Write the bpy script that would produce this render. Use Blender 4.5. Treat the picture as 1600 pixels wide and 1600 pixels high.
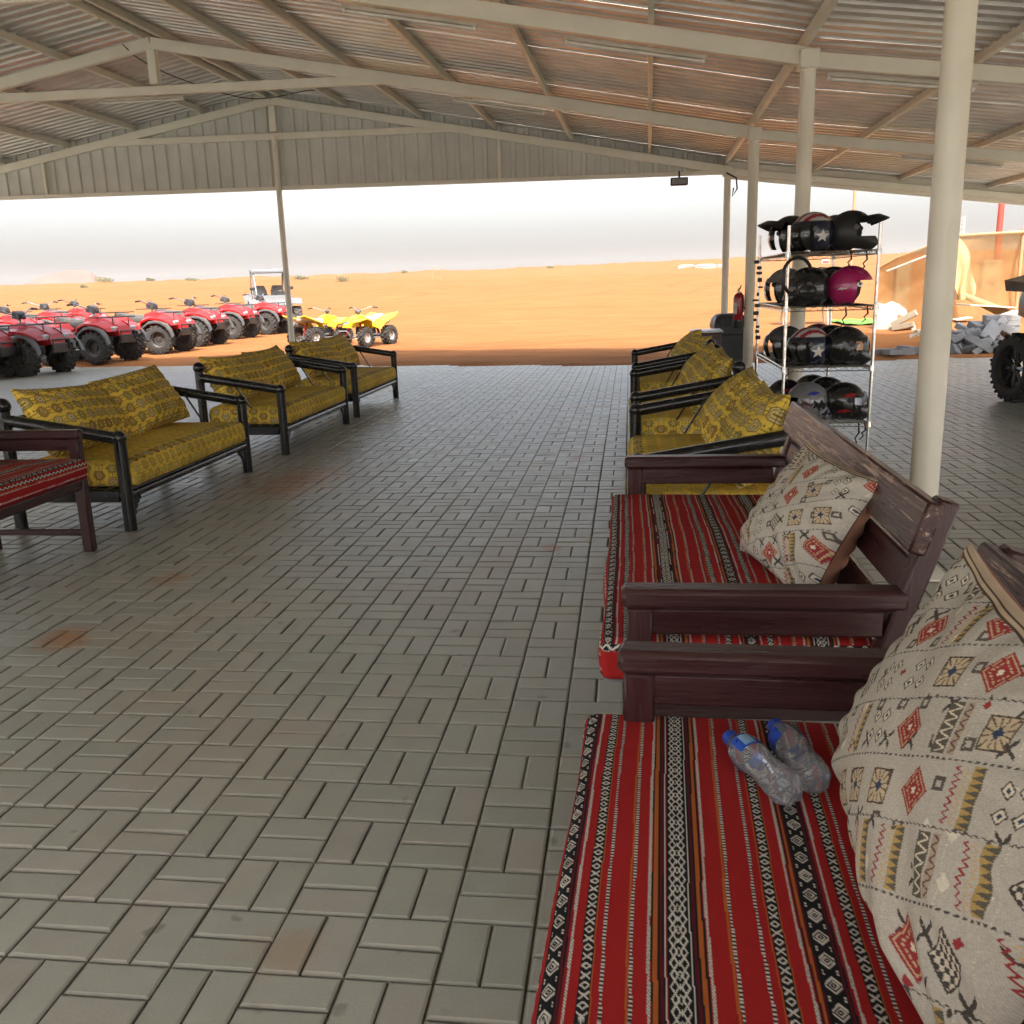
import bpy, bmesh, math, random
import numpy as np
from mathutils import Vector, Matrix
random.seed(7); rng = np.random.default_rng(7)
for _o in list(bpy.data.objects): bpy.data.objects.remove(_o)
sc = bpy.context.scene
COL = sc.collection
rad = math.radians

# ------------------------------------------------------------------ camera, world, sun, exposure
F, CAMH = 1440.0, 1.48                         # focal length in pixels of a 1600 px wide picture, eye height
_Y = np.array([183., -360., F]); _Y /= np.linalg.norm(_Y)
_D = np.array([186., 6021., F]); _D -= (_D @ _Y) * _Y; _D /= np.linalg.norm(_D)
_Z = -_D; _X = np.cross(_Y, _Z)
RW = np.array([_X, _Y, _Z])                    # world = RW @ camera ray (x right, y down, z forward)
CP = np.array([0., 0., CAMH])
cd = bpy.data.cameras.new('camera'); cam = bpy.data.objects.new('camera', cd); COL.objects.link(cam)
cd.sensor_width = 36; cd.sensor_fit = 'HORIZONTAL'; cd.lens = 36 * F / 1600; cd.clip_start = .03; cd.clip_end = 8000
cam.matrix_world = Matrix([[RW[0, 0], -RW[0, 1], -RW[0, 2], 0], [RW[1, 0], -RW[1, 1], -RW[1, 2], 0],
                           [RW[2, 0], -RW[2, 1], -RW[2, 2], CAMH], [0, 0, 0, 1]])
sc.camera = cam
SUN_EL, SUN_AZ = rad(52), rad(166)             # azimuth from +Y clockwise: the sun stands behind the camera, a little right
w = bpy.data.worlds.new('World'); sc.world = w; w.use_nodes = True
wn = w.node_tree; bg = wn.nodes['Background']
sky = wn.nodes.new('ShaderNodeTexSky'); sky.sky_type = 'NISHITA'; sky.sun_disc = False
sky.sun_elevation = SUN_EL; sky.sun_rotation = SUN_AZ; sky.air_density = 1.0; sky.dust_density = 5.8; sky.ozone_density = 1.0
hs = wn.nodes.new('ShaderNodeHueSaturation'); hs.inputs['Saturation'].default_value = .45   # dusty, pale air
wn.links.new(sky.outputs[0], hs.inputs['Color']); wn.links.new(hs.outputs[0], bg.inputs[0]); bg.inputs[1].default_value = .15
sl = bpy.data.lights.new('sun', 'SUN'); sun = bpy.data.objects.new('sun', sl); COL.objects.link(sun)
sl.energy = 2.0; sl.angle = rad(.6); sl.color = (1, .93, .84)
sd = Vector((math.sin(SUN_AZ) * math.cos(SUN_EL), math.cos(SUN_AZ) * math.cos(SUN_EL), math.sin(SUN_EL)))
sun.rotation_euler = sd.to_track_quat('Z', 'Y').to_euler(); sun.location = (0, -30, 40)
vs = sc.view_settings; vs.view_transform = 'Standard'; vs.look = 'None'; vs.gamma = 1; vs.exposure = 1.84; vs.use_curve_mapping = False
sc.render.engine = 'CYCLES'
cy = sc.cycles; cy.use_denoising = True; cy.max_bounces = 8; cy.diffuse_bounces = 5; cy.glossy_bounces = 3
cy.transmission_bounces = 6; cy.transparent_max_bounces = 12; cy.volume_bounces = 0; cy.sample_clamp_indirect = 6; cy.caustics_reflective = False; cy.caustics_refractive = False

def ray(px, py): return RW @ np.array([(px - 800) / F, (py - 800) / F, 1.])
def on_z(px, py, z=0.):
    d = ray(px, py); return CP + d * ((z - CAMH) / d[2])
def at_y(px, py, y):
    d = ray(px, py); return CP + d * (y / d[1])

# ------------------------------------------------------------------ mesh helpers
def new_obj(name, me, parent=None, loc=None, rot=None):
    o = bpy.data.objects.new(name, me); COL.objects.link(o)
    if parent is not None: o.parent = parent
    if loc is not None: o.location = loc
    if rot is not None: o.rotation_euler = rot
    return o
def tag(o, label=None, cat=None, group=None, kind=None):
    if label: o['label'] = label
    if cat: o['category'] = cat
    if group: o['group'] = group
    if kind: o['kind'] = kind
    return o
def thing(name, label, cat, loc=(0, 0, 0), rz=0., group=None):
    return tag(new_obj(name, None, None, loc, (0, 0, rz)), label, cat, group)
def copy_tree(o, parent=None):
    c = o.copy(); COL.objects.link(c)
    if parent is not None: c.parent = parent
    for ch in list(o.children): copy_tree(ch, c)
    return c
def frame_of(a, b):
    t = (b - a).normalized(); u = t.cross(Vector((0, 0, 1)))
    if u.length < 1e-3: u = t.cross(Vector((1, 0, 0)))
    u.normalize(); return t, u, t.cross(u).normalized()
class MB:
    def __init__(s): s.v = []; s.f = []
    def add(s, vs, fs, M=None):
        k = len(s.v)
        s.v += [tuple(M @ Vector(p)) if M is not None else tuple(p) for p in vs]
        s.f += [tuple(k + i for i in q) for q in fs]; return s
    def box(s, c, d, ch=0., M=None, rot=None, taper=1.):
        hx, hy, hz = d[0] / 2, d[1] / 2, d[2] / 2
        T = Matrix.Translation(c)
        if rot is not None: T = T @ (rot if isinstance(rot, Matrix) else Matrix.Rotation(rot, 4, 'Z'))
        if M is not None: T = M @ T
        if ch <= 0:
            vs = [(x * hx * (taper if z > 0 else 1), y * hy * (taper if z > 0 else 1), z * hz) for z in (-1, 1) for y in (-1, 1) for x in (-1, 1)]
            fs = [(0, 2, 3, 1), (4, 5, 7, 6), (0, 1, 5, 4), (2, 6, 7, 3), (0, 4, 6, 2), (1, 3, 7, 5)]
            return s.add(vs, fs, T)
        ch = min(ch, hx * .9, hy * .9, hz * .9)
        vs = []; ix = {}
        for sx in (-1, 1):
            for sy in (-1, 1):
                for sz in (-1, 1):
                    for a in range(3):
                        p = [sx * (hx - ch), sy * (hy - ch), sz * (hz - ch)]; p[a] = (sx * hx, sy * hy, sz * hz)[a]
                        if sz > 0: p[0] *= taper; p[1] *= taper
                        ix[(sx, sy, sz, a)] = len(vs); vs.append(p)
        fs = []
        g = lambda q, a: ix[(q[0], q[1], q[2], a)]
        for a in range(3):
            b, c2 = (a + 1) % 3, (a + 2) % 3
            for sg in (-1, 1):
                q = []
                for (p1, p2) in ((-1, -1), (1, -1), (1, 1), (-1, 1)):
                    e = [0, 0, 0]; e[a] = sg; e[b] = p1; e[c2] = p2; q.append(g(e, a))
                fs.append(q if sg > 0 else q[::-1])
            for s1 in (-1, 1):
                for s2 in (-1, 1):
                    e0 = [0, 0, 0]; e0[b] = s1; e0[c2] = s2; e1 = list(e0); e0[a] = -1; e1[a] = 1
                    fs.append((g(e0, b), g(e1, b), g(e1, c2), g(e0, c2)))
        for sx in (-1, 1):
            for sy in (-1, 1):
                for sz in (-1, 1): fs.append(tuple(g((sx, sy, sz), a) for a in range(3)))
        return s.add(vs, fs, T)
    def tube(s, pts, r, n=8, caps=True, M=None):
        pts = [Vector(p) for p in pts]; m = len(pts); rs = r if isinstance(r, (list, tuple)) else [r] * m
        vs = []; pu = None
        for i, p in enumerate(pts):
            a = pts[max(i - 1, 0)]; b = pts[min(i + 1, m - 1)]
            t, u, v = frame_of(a, b)
            if pu is not None:
                u = (pu - t * pu.dot(t))
                u = u.normalized() if u.length > 1e-5 else frame_of(a, b)[1]
                v = t.cross(u).normalized()
            pu = u
            for k in range(n):
                an = 2 * math.pi * k / n; vs.append(p + (u * math.cos(an) + v * math.sin(an)) * rs[i])
        fs = [(i * n + k, i * n + (k + 1) % n, (i + 1) * n + (k + 1) % n, (i + 1) * n + k) for i in range(m - 1) for k in range(n)]
        if caps: fs += [tuple(range(n))[::-1], tuple((m - 1) * n + k for k in range(n))]
        return s.add(vs, fs, M)
    def lathe(s, prof, n=20, M=None, a0=0., a1=2 * math.pi):        # prof: (radius, height) about local Z
        full = abs(a1 - a0 - 2 * math.pi) < 1e-6; c = n if full else n + 1
        vs = [(r * math.cos(a0 + (a1 - a0) * k / n), r * math.sin(a0 + (a1 - a0) * k / n), z) for r, z in prof for k in range(c)]
        fs = [(i * c + k, i * c + (k + 1) % c, (i + 1) * c + (k + 1) % c, (i + 1) * c + k) for i in range(len(prof) - 1) for k in range(n)]
        return s.add(vs, fs, M)
    def loft(s, secs, caps=True, M=None, closed=True):
        n = len(secs[0]); vs = [p for q in secs for p in q]; m = len(secs)
        fs = [(i * n + k, i * n + (k + 1) % n, (i + 1) * n + (k + 1) % n, (i + 1) * n + k) for i in range(m - 1) for k in range(n if closed else n - 1)]
        if caps: fs += [tuple(range(n))[::-1], tuple((m - 1) * n + k for k in range(n))]
        return s.add(vs, fs, M)
    def prism(s, poly, d, M=None):                                   # poly in local XY, extruded +-d/2 in Z
        n = len(poly); vs = [(x, y, z) for z in (-d / 2, d / 2) for x, y in poly]
        return s.add(vs, [tuple(range(n))[::-1], tuple(range(n, 2 * n))] + [(k, (k + 1) % n, n + (k + 1) % n, n + k) for k in range(n)], M)
    def ball(s, c, r, n=10, M=None, sc3=(1, 1, 1)):
        m = max(4, n // 2); T = Matrix.Translation(c) @ Matrix.Diagonal((*sc3, 1))
        pr = [(r * math.sin(math.pi * i / m) + 1e-5, -r * math.cos(math.pi * i / m)) for i in range(m + 1)]
        return s.lathe(pr, n, M @ T if M is not None else T)
    def mesh(s, name, mat, smooth=35, merge=False):
        me = bpy.data.meshes.new(name); me.from_pydata(s.v, [], s.f); me.update()
        bm = bmesh.new(); bm.from_mesh(me)
        if merge: bmesh.ops.remove_doubles(bm, verts=bm.verts, dist=1e-4)
        bmesh.ops.recalc_face_normals(bm, faces=bm.faces); bm.to_mesh(me); bm.free()
        if smooth:
            me.polygons.foreach_set('use_smooth', [True] * len(me.polygons)); me.set_sharp_from_angle(angle=rad(smooth))
        if mat: me.materials.append(mat)
        return me
    def build(s, name, mat, parent=None, smooth=35, loc=None, rot=None, merge=False):
        return new_obj(name, s.mesh(name, mat, smooth, merge), parent, loc, rot)
class GM:                                                            # numpy grids with a colour per vertex
    def __init__(s): s.P = []; s.C = []; s.Fc = []; s.n = 0
    def grid(s, P, C=None, flip=False, mask=None):
        a, b = P.shape[:2]
        i = np.arange(a * b).reshape(a, b)
        q = np.stack([i[:-1, :-1], i[1:, :-1], i[1:, 1:], i[:-1, 1:]], -1)
        q = q[mask] if mask is not None else q.reshape(-1, 4)
        if flip: q = q[:, ::-1]
        s.P.append(P.reshape(-1, 3)); s.Fc.append(q + s.n); s.n += a * b
        s.C.append(np.ones((a * b, 3)) * .5 if C is None else np.broadcast_to(C, P.shape).reshape(-1, 3)); return s
    def mesh(s, name, mat, smooth=True):
        P = np.concatenate(s.P); C = np.concatenate(s.C); Q = np.concatenate(s.Fc)
        me = bpy.data.meshes.new(name); me.vertices.add(len(P)); me.vertices.foreach_set('co', P.astype(np.float32).ravel())
        me.loops.add(Q.size); me.loops.foreach_set('vertex_index', Q.astype(np.int32).ravel())
        me.polygons.add(len(Q)); me.polygons.foreach_set('loop_start', np.arange(0, Q.size, 4, dtype=np.int32)); me.polygons.foreach_set('loop_total', np.full(len(Q), 4, np.int32))
        me.polygons.foreach_set('use_smooth', np.full(len(Q), smooth)); me.update(calc_edges=True)
        ca = me.color_attributes.new('Col', 'FLOAT_COLOR', 'POINT')
        ca.data.foreach_set('color', np.concatenate([C, np.ones((len(C), 1))], 1).astype(np.float32).ravel())
        if mat: me.materials.append(mat)
        return me
    def build(s, name, mat, parent=None, loc=None, rot=None, smooth=True): return new_obj(name, s.mesh(name, mat, smooth), parent, loc, rot)
def wob(x, y, k, seed=0):                                            # smooth pseudo noise in -1..1 from rotated sines
    r = np.random.default_rng(seed); o = 0
    for i in range(6):
        a = r.uniform(0, 2 * np.pi); kk = k * r.uniform(.6, 1.7); o = o + np.sin((x * np.cos(a) + y * np.sin(a)) * kk + r.uniform(0, 6.28))
    return o / 6 ** .5 / 1.6
def hsh(i, j, s=0):
    v = np.sin(i * 127.1 + j * 311.7 + s * 74.7) * 43758.5453
    return v - np.floor(v)

# ------------------------------------------------------------------ material helpers
def nt(name):
    m = bpy.data.materials.new(name); m.use_nodes = True; t = m.node_tree
    return m, t, t.nodes['Principled BSDF'], t.nodes['Material Output']
def N(t, kind, **kw):
    n = t.nodes.new('ShaderNode' + kind)
    for k, v in kw.items(): setattr(n, k, v)
    return n
def mixc(t, fac, a, b, mode='MIX'):
    n = N(t, 'Mix', data_type='RGBA', blend_type=mode)
    for k, v in ((0, fac), (6, a), (7, b)):
        if hasattr(v, 'is_output'): t.links.new(v, n.inputs[k])
        elif k == 0: n.inputs[0].default_value = v
        else: n.inputs[k].default_value = (*v[:3], 1)
    return n.outputs[2]
def ramp(t, src, a, b):
    n = N(t, 'MapRange'); n.inputs[1].default_value = a; n.inputs[2].default_value = b; t.links.new(src, n.inputs[0]); return n.outputs[0]
def noise_t(t, vec, scale, detail=4, rough=.55):
    n = N(t, 'TexNoise'); n.inputs['Scale'].default_value = scale; n.inputs['Detail'].default_value = detail; n.inputs['Roughness'].default_value = rough
    t.links.new(vec, n.inputs['Vector']); return n.outputs[0]
def mth(t, op, a, b=0.):
    n = N(t, 'Math', operation=op)
    for k, v in ((0, a), (1, b)):
        if hasattr(v, 'is_output'): t.links.new(v, n.inputs[k])
        else: n.inputs[k].default_value = v
    return n.outputs[0]
DUST = (.42, .30, .18)
def M(name, c1, c2=None, scale=9., rough=.5, rvar=.12, metal=0., bump=0., bscale=80., vcol=False, dust=0., coat=0., world=False, spec=.5, rnd=0., stretch=None, wear=None, wscale=30., wamt=.62):
    m, t, p, o = nt(name)
    tc = N(t, 'TexCoord'); vec = tc.outputs['Object']
    if world: vec = N(t, 'NewGeometry').outputs['Position']
    if stretch:
        mp = N(t, 'Mapping'); mp.inputs['Scale'].default_value = stretch; t.links.new(vec, mp.inputs[0]); vec = mp.outputs[0]
    nz = noise_t(t, vec, scale)
    c2 = c2 or tuple(x * .8 for x in c1)
    f = ramp(t, nz, .35, .65)
    if vcol:
        at = N(t, 'Attribute', attribute_name='Col'); col = mixc(t, mth(t, 'MULTIPLY', f, .22), at.outputs[0], mixc(t, 1., at.outputs[0], c2, 'MULTIPLY'))
    else: col = mixc(t, f, c1, c2)
    if rnd:
        oi = N(t, 'ObjectInfo'); hv = N(t, 'HueSaturation'); mr = N(t, 'MapRange'); mr.inputs[3].default_value = 1 - rnd; mr.inputs[4].default_value = 1 + rnd
        t.links.new(oi.outputs['Random'], mr.inputs[0]); t.links.new(mr.outputs[0], hv.inputs['Value']); t.links.new(col, hv.inputs['Color']); col = hv.outputs[0]
    if wear:
        col = mixc(t, ramp(t, noise_t(t, vec, wscale, 6, .7), wamt, wamt + .05), col, wear)
    if dust:
        gn = N(t, 'NewGeometry'); sx = N(t, 'SeparateXYZ'); t.links.new(gn.outputs['Normal'], sx.inputs[0])
        up = ramp(t, sx.outputs[2], -.2, 1.); dn = ramp(t, noise_t(t, vec, scale * 1.7, 5, .65), .3, .75)
        col = mixc(t, mth(t, 'MULTIPLY', mth(t, 'MULTIPLY', up, dn), dust), col, DUST)
    t.links.new(col, p.inputs['Base Color'])
    rr = N(t, 'MapRange'); rr.inputs[3].default_value = max(.03, rough - rvar); rr.inputs[4].default_value = min(1, rough + rvar); t.links.new(f, rr.inputs[0]); t.links.new(rr.outputs[0], p.inputs['Roughness'])
    p.inputs['Metallic'].default_value = metal; p.inputs['Specular IOR Level'].default_value = spec
    if coat: p.inputs['Coat Weight'].default_value = coat; p.inputs['Coat Roughness'].default_value = .08
    if bump:
        b = N(t, 'Bump'); b.inputs['Strength'].default_value = bump; b.inputs['Distance'].default_value = .004
        t.links.new(noise_t(t, vec, bscale, 5), b.inputs['Height']); t.links.new(b.outputs[0], p.inputs['Normal'])
    return m
def thin_clear(name, tint=(.95, .97, 1), amt=.12, rough=.05, ior=1.5, milk=0.):          # thin clear plastic sheet
    m, t, p, o = nt(name); tr = N(t, 'BsdfTransparent'); tr.inputs[0].default_value = (*tint, 1)
    gl = N(t, 'BsdfGlossy'); gl.inputs['Roughness'].default_value = rough; fr = N(t, 'Fresnel'); fr.inputs[0].default_value = ior
    mx = N(t, 'MixShader'); t.links.new(mth(t, 'ADD', fr.outputs[0], amt), mx.inputs[0]); t.links.new(tr.outputs[0], mx.inputs[1]); t.links.new(gl.outputs[0], mx.inputs[2]); di = N(t, 'BsdfDiffuse'); di.inputs[0].default_value = (.85, .88, .92, 1); m3 = N(t, 'MixShader'); m3.inputs[0].default_value = milk; t.links.new(mx.outputs[0], m3.inputs[1]); t.links.new(di.outputs[0], m3.inputs[2]); t.links.new(m3.outputs[0], o.inputs[0]); return m
m_steel = M('cream_painted_steel', (.76, .72, .60), (.70, .66, .54), 3, .42, .1, bump=.15, bscale=25, wear=(.25, .16, .09), wscale=16, wamt=.69)
m_roof = M('galvanised_roof_sheet', (.54, .51, .46), (.47, .44, .40), 2.5, .40, .05, metal=.5)
m_gable = M('beige_cladding', (.60, .60, .55), (.54, .54, .49), 2, .5, .1)
m_frame = M('dark_lacquered_pole', (.012, .012, .012), (.015, .014, .013), 14, .24, .05, bump=.05, bscale=30)
m_wood = M('maroon_stained_wood', (.036, .012, .012), (.048, .016, .015), 6, .32, .08, bump=.3, bscale=26, stretch=(.35, 6, 6), wear=(.15, .09, .075), wscale=9, wamt=.72)
m_woody = M('maroon_stained_wood_crossways', (.036, .012, .012), (.048, .016, .015), 6, .32, .08, bump=.3, bscale=26, stretch=(6, .35, 6), wear=(.15, .09, .075), wscale=9, wamt=.72)
m_woodz = M('maroon_stained_wood_upright', (.036, .012, .012), (.048, .016, .015), 6, .32, .08, bump=.3, bscale=26, stretch=(6, 6, .35), wear=(.15, .09, .075), wscale=9, wamt=.72)
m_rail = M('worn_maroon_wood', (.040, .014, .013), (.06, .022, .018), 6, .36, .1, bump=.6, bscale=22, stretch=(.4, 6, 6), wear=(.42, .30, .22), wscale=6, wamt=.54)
m_woodend = M('bare_worn_wood', (.36, .20, .10), (.22, .11, .055), 9, .6, .1, bump=.6, bscale=40, stretch=(.6, 3, 6))
m_fab = M('woven_fabric', (.5, .5, .5), (.70, .66, .62), 7, .92, .04, vcol=True, bump=.35, bscale=420, spec=.15)
m_fabrib = M('plain_brown_fabric', (.20, .095, .06), (.15, .07, .045), 9, .9, .05, bump=.35, bscale=300, spec=.15)
m_black = M('black_plastic', (.012, .012, .013), (.02, .02, .022), 9, .38, .12, dust=.12)
m_trim = M('grey_plastic_trim', (.055, .057, .06), (.09, .09, .095), 6, .5, .1, dust=.22)
m_red = M('red_plastic_fender', (.48, .010, .012), (.40, .008, .010), 4, .34, .08, dust=.10, coat=.1)
m_yel = M('yellow_plastic_fender', (.80, .62, .012), (.72, .52, .01), 4, .35, .1, dust=.10, coat=.2)
m_tyre = M('rubber_tyre', (.020, .020, .021), (.036, .034, .032), 12, .8, .1, dust=.22, bump=.3, bscale=60)
m_rim = M('black_steel_rim', (.03, .03, .032), (.06, .055, .05), 12, .45, .12, dust=.25)
m_alu = M('dull_aluminium', (.55, .55, .56), (.4, .4, .4), 12, .38, .1, metal=.8, dust=.2)
m_chrome = M('chromed_wire', (.72, .72, .70), (.5, .48, .44), 20, .22, .08, metal=1.)
m_seat = M('black_vinyl_seat', (.03, .03, .032), (.05, .05, .05), 6, .45, .1, dust=.35)
m_white = M('white_dusty_plastic', (.46, .46, .44), (.38, .37, .35), 5, .45, .1, dust=.3)
m_redsp = M('red_spring', (.5, .02, .03), None, 9, .35, .1)
m_visor = thin_clear('clear_visor', (.93, .95, .97), .03, .08)
m_pet = thin_clear('clear_bottle_plastic', (.97, .98, 1.0), .02, .12, 1.28, .10)
m_lamp = M('white_tube_lamp', (.75, .74, .68), None, 4, .4)

# ------------------------------------------------------------------ the ground: sand, paving
PX = [-40., -14., -9.45, -3.5, 0., 4.4, 40.]; PY = [20.6, 19.9, 19.2, 17.85, 17.1, 17.25, 17.4]
def pave_edge(x): return np.interp(x, PX, PY)
PL, PR, PB = -24., 13., -4.5
def terr(x, y, near=True):
    x = np.asarray(x, float); y = np.asarray(y, float)
    d = np.maximum.reduce([y - pave_edge(x), PL - x, x - PR, PB - y])
    yd = (x > -49) & (x < 37) & (y > -46) & (y < 15.2); d = np.where(yd, -1., np.where(d < 0, d, np.minimum(d, np.maximum.reduce([y - pave_edge(x), -49 - x, x - 37, -46 - y]) + .3))); dp = np.maximum(d, 0)
    dc = np.minimum(dp, 250.)
    z = .0135 * dc + 4.6e-5 * dc ** 2 - .012 * np.clip(dp - 250, 0, 400)
    a = np.clip(dp - 6, 0, 90)
    z = z + a * (.0085 * wob(x, y * 1.6, .045, 3) + .004 * wob(x, y, .17, 5)) + np.clip(dp / 60, 0, 1) * .16 * wob(x, y, .5, 6) + np.clip((dp - 80) / 120, 0, 1) * .25 * wob(x, y, 1.1, 8)
    z = z + np.clip((x - 5) / 30, 0, 1) * np.clip(dp / 40, 0, 1) * .5
    if near:
        d = d + np.where(np.abs(y - pave_edge(x)) < 1.5, .14 + .16 * wob(x, y, 1.1, 51) + .10 * wob(x, y, 3.7, 52), 0); dp = np.maximum(d, 0)
        k = np.clip(dp / .5, 0, 1); k = k * k * (3 - 2 * k)
        z = z - .05 * (1 - k) + k * .02 + np.clip(1 - np.abs(dp - 1.2) / 2.6, 0, 1) * (.030 * wob(x, y, 2.6, 11) + .014 * wob(x, y, 7., 12) + .02) + np.clip(1 - dp / 25, 0, 1) * k * .012 * wob(x, y, 4., 13)
    return np.where(d < -.05, -.06, z)
def on_ground(px, py):
    d = ray(px, py); lo = 3.; 
    for i in range(4000):
        p = CP + d * (lo / np.hypot(d[0], d[1]))
        if p[2] <= max(float(terr(p[0], p[1])), 0. if p[1] < pave_edge(p[0]) else -9): return p
        lo *= 1.004
    return p
m_sand, t, p, o = nt('desert_sand')
g_ = N(t, 'NewGeometry'); pos = g_.outputs['Position']
mp = N(t, 'Mapping'); mp.inputs['Scale'].default_value = (.6, 1.7, 1); t.links.new(pos, mp.inputs[0])
big = ramp(t, noise_t(t, mp.outputs[0], .05, 5, .6), .3, .7); mid = ramp(t, noise_t(t, mp.outputs[0], .9, 6, .65), .35, .7)
c = mixc(t, big, (.275, .112, .039), (.24, .092, .031)); c = mixc(t, mth(t, 'MULTIPLY', mid, .75), c, (.33, .150, .055))
c = mixc(t, mth(t, 'MULTIPLY', ramp(t, noise_t(t, mp.outputs[0], .22, 8, .74), .56, .70), .55), c, (.25, .118, .046))
wv = None
for sc_w, rz_w, ds_w in ((.055, .5, 9.), (.04, 1.9, 12.), (.07, 1.2, 7.)):
    m2 = N(t, 'Mapping'); m2.inputs['Rotation'].default_value = (0, 0, rz_w); t.links.new(pos, m2.inputs[0]); wt = N(t, 'TexWave', wave_type='BANDS'); wt.inputs['Scale'].default_value = sc_w; wt.inputs['Distortion'].default_value = ds_w; wt.inputs['Detail'].default_value = 1.; wt.inputs['Detail Scale'].default_value = .6; t.links.new(m2.outputs[0], wt.inputs['Vector']); k_ = ramp(t, wt.outputs[1], .975, .998); wv = k_ if wv is None else mth(t, 'MAXIMUM', wv, k_)
wv = mth(t, 'MULTIPLY', wv, ramp(t, noise_t(t, pos, .08, 3), .4, .6)); c = mixc(t, mth(t, 'MULTIPLY', wv, .5), c, (.20, .075, .024))   # wheel tracks across the dunes
t.links.new(c, p.inputs['Base Color']); p.inputs['Roughness'].default_value = .95; p.inputs['Specular IOR Level'].default_value = .1
b1 = N(t, 'Bump'); b1.inputs['Strength'].default_value = .7; b1.inputs['Distance'].default_value = .05; t.links.new(noise_t(t, pos, 5, 8, .7), b1.inputs['Height'])
b2 = N(t, 'Bump'); b2.inputs['Strength'].default_value = .5; b2.inputs['Distance'].default_value = .35; t.links.new(noise_t(t, mp.outputs[0], .55, 4, .6), b2.inputs['Height']); t.links.new(b1.outputs[0], b2.inputs['Normal'])
t.links.new(b2.outputs[0], p.inputs['Normal'])
ang = np.concatenate([np.linspace(rad(48), rad(132), 520), np.linspace(rad(132), rad(408), 150)[1:]])
rr_ = np.concatenate([[.5, 6, 11, 14], np.linspace(15.5, 26, 130), 26 * (3400 / 26.) ** (np.linspace(0, 1, 190)[1:])])
A_, R_ = np.meshgrid(ang, rr_); X_ = R_ * np.cos(A_); Y_ = R_ * np.sin(A_)
tag(GM().grid(np.stack([X_, Y_, terr(X_, Y_)], -1), flip=True).build('sand_ground', m_sand), kind='structure')
# far hill above the dunes
hd = ray(95, 440); hd = hd / np.hypot(hd[0], hd[1]); hr = np.array([hd[1], -hd[0], 0])
u = np.linspace(-1.6, 1.9, 140); v = np.linspace(-1, 1, 40); U, V = np.meshgrid(u, v, indexing='ij')
prof = np.interp(u, [-1.6, -1.1, -.7, -.3, .1, .35, .55, .75, 1.1, 1.9], [0, 6, 16, 24, 27, 27.5, 26, 19, 5, 0])[:, None]
Hh = prof * np.clip(1 - V ** 2, 0, 1) ** .6 + 1.2 * wob(U * 30, V * 30, .35, 4) * (prof > 3)
base = CP + hd * 950
HP = base[None, None, :] + (U * 44)[..., None] * hr + (V * 45)[..., None] * np.array([hd[0], hd[1], 0]); HP[..., 2] = Hh - .5
m_rock = M('far_hill_rock', (.20, .105, .078), (.15, .08, .062), .05, .95, .02, world=True, bump=0)
tag(GM().grid(HP).build('far_hill', m_rock), kind='structure')

# paving: basket weave of 0.2 x 0.1 blocks
m_pav, t, p, o = nt('concrete_paver')
pos = N(t, 'NewGeometry').outputs['Position']; at = N(t, 'Attribute', attribute_name='Col'); oi = N(t, 'ObjectInfo')
sepc = N(t, 'SeparateColor'); t.links.new(at.outputs[0], sepc.inputs[0])
rv = mth(t, 'FRACT', mth(t, 'ADD', sepc.outputs[0], oi.outputs['Random']))
rv2 = mth(t, 'FRACT', mth(t, 'MULTIPLY', rv, 7.31))
c = mixc(t, rv, (0.343, 0.343, 0.284), (0.417, 0.409, 0.340)); c = mixc(t, mth(t, 'MULTIPLY', ramp(t, rv2, .55, 1), .45), c, (0.388, 0.338, 0.290)); c = mixc(t, mth(t, 'MULTIPLY', ramp(t, rv2, .35, 0), .35), c, (0.293, 0.313, 0.260))
c = mixc(t, mth(t, 'MULTIPLY', ramp(t, noise_t(t, pos, 9, 6, .65), .35, .75), .35), c, (0.270, 0.258, 0.206))
c = mixc(t, mth(t, 'MULTIPLY', ramp(t, noise_t(t, pos, 160, 3, .6), .52, .75), .45), c, (0.497, 0.482, 0.399))
c = mixc(t, mth(t, 'MULTIPLY', ramp(t, noise_t(t, pos, .9, 5, .6), .48, .78), .55), c, (0.439, 0.353, 0.225))
sxp = N(t, 'SeparateXYZ'); t.links.new(pos, sxp.inputs[0]); st = None
nzs = noise_t(t, pos, 5, 6, .7)
for (qx, qy, sx_, sy_, am) in [(470, 752, .38, .75, .75), (100, 998, .16, .16, .9), (265, 905, .10, .14, .6), (920, 635, .35, .22, .8), (905, 715, .12, .30, .75), (860, 856, .07, .09, .9), (520, 745, .2, .3, .6), (780, 870, .2, .5, .25), (675, 636, .25, .35, .5), (965, 560, .5, .25, .5), (430, 1490, .12, .10, .35)]:
    wp = on_z(qx, qy); dx = mth(t, 'DIVIDE', mth(t, 'SUBTRACT', sxp.outputs[0], float(wp[0])), sx_); dy = mth(t, 'DIVIDE', mth(t, 'SUBTRACT', sxp.outputs[1], float(wp[1])), sy_)
    dd = mth(t, 'ADD', mth(t, 'MULTIPLY', dx, dx), mth(t, 'MULTIPLY', dy, dy)); dd = mth(t, 'ADD', dd, mth(t, 'MULTIPLY', mth(t, 'SUBTRACT', nzs, .5), 3.2))
    k = mth(t, 'MULTIPLY', ramp(t, dd, 1.0, .1), am); st = k if st is None else mth(t, 'MAXIMUM', st, k)
c = mixc(t, st, c, (.38, .185, .075)); c = mixc(t, mth(t, 'MULTIPLY', ramp(t, noise_t(t, pos, 11, 2, .4), .70, .76), .5), c, (.10, .095, .08)); c = mixc(t, mth(t, 'MULTIPLY', ramp(t, noise_t(t, pos, 2.6, 8, .75), .52, .72), .40), c, (.40, .31, .20))
c = mixc(t, sepc.outputs[1], c, (.115, .100, .078))
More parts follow.
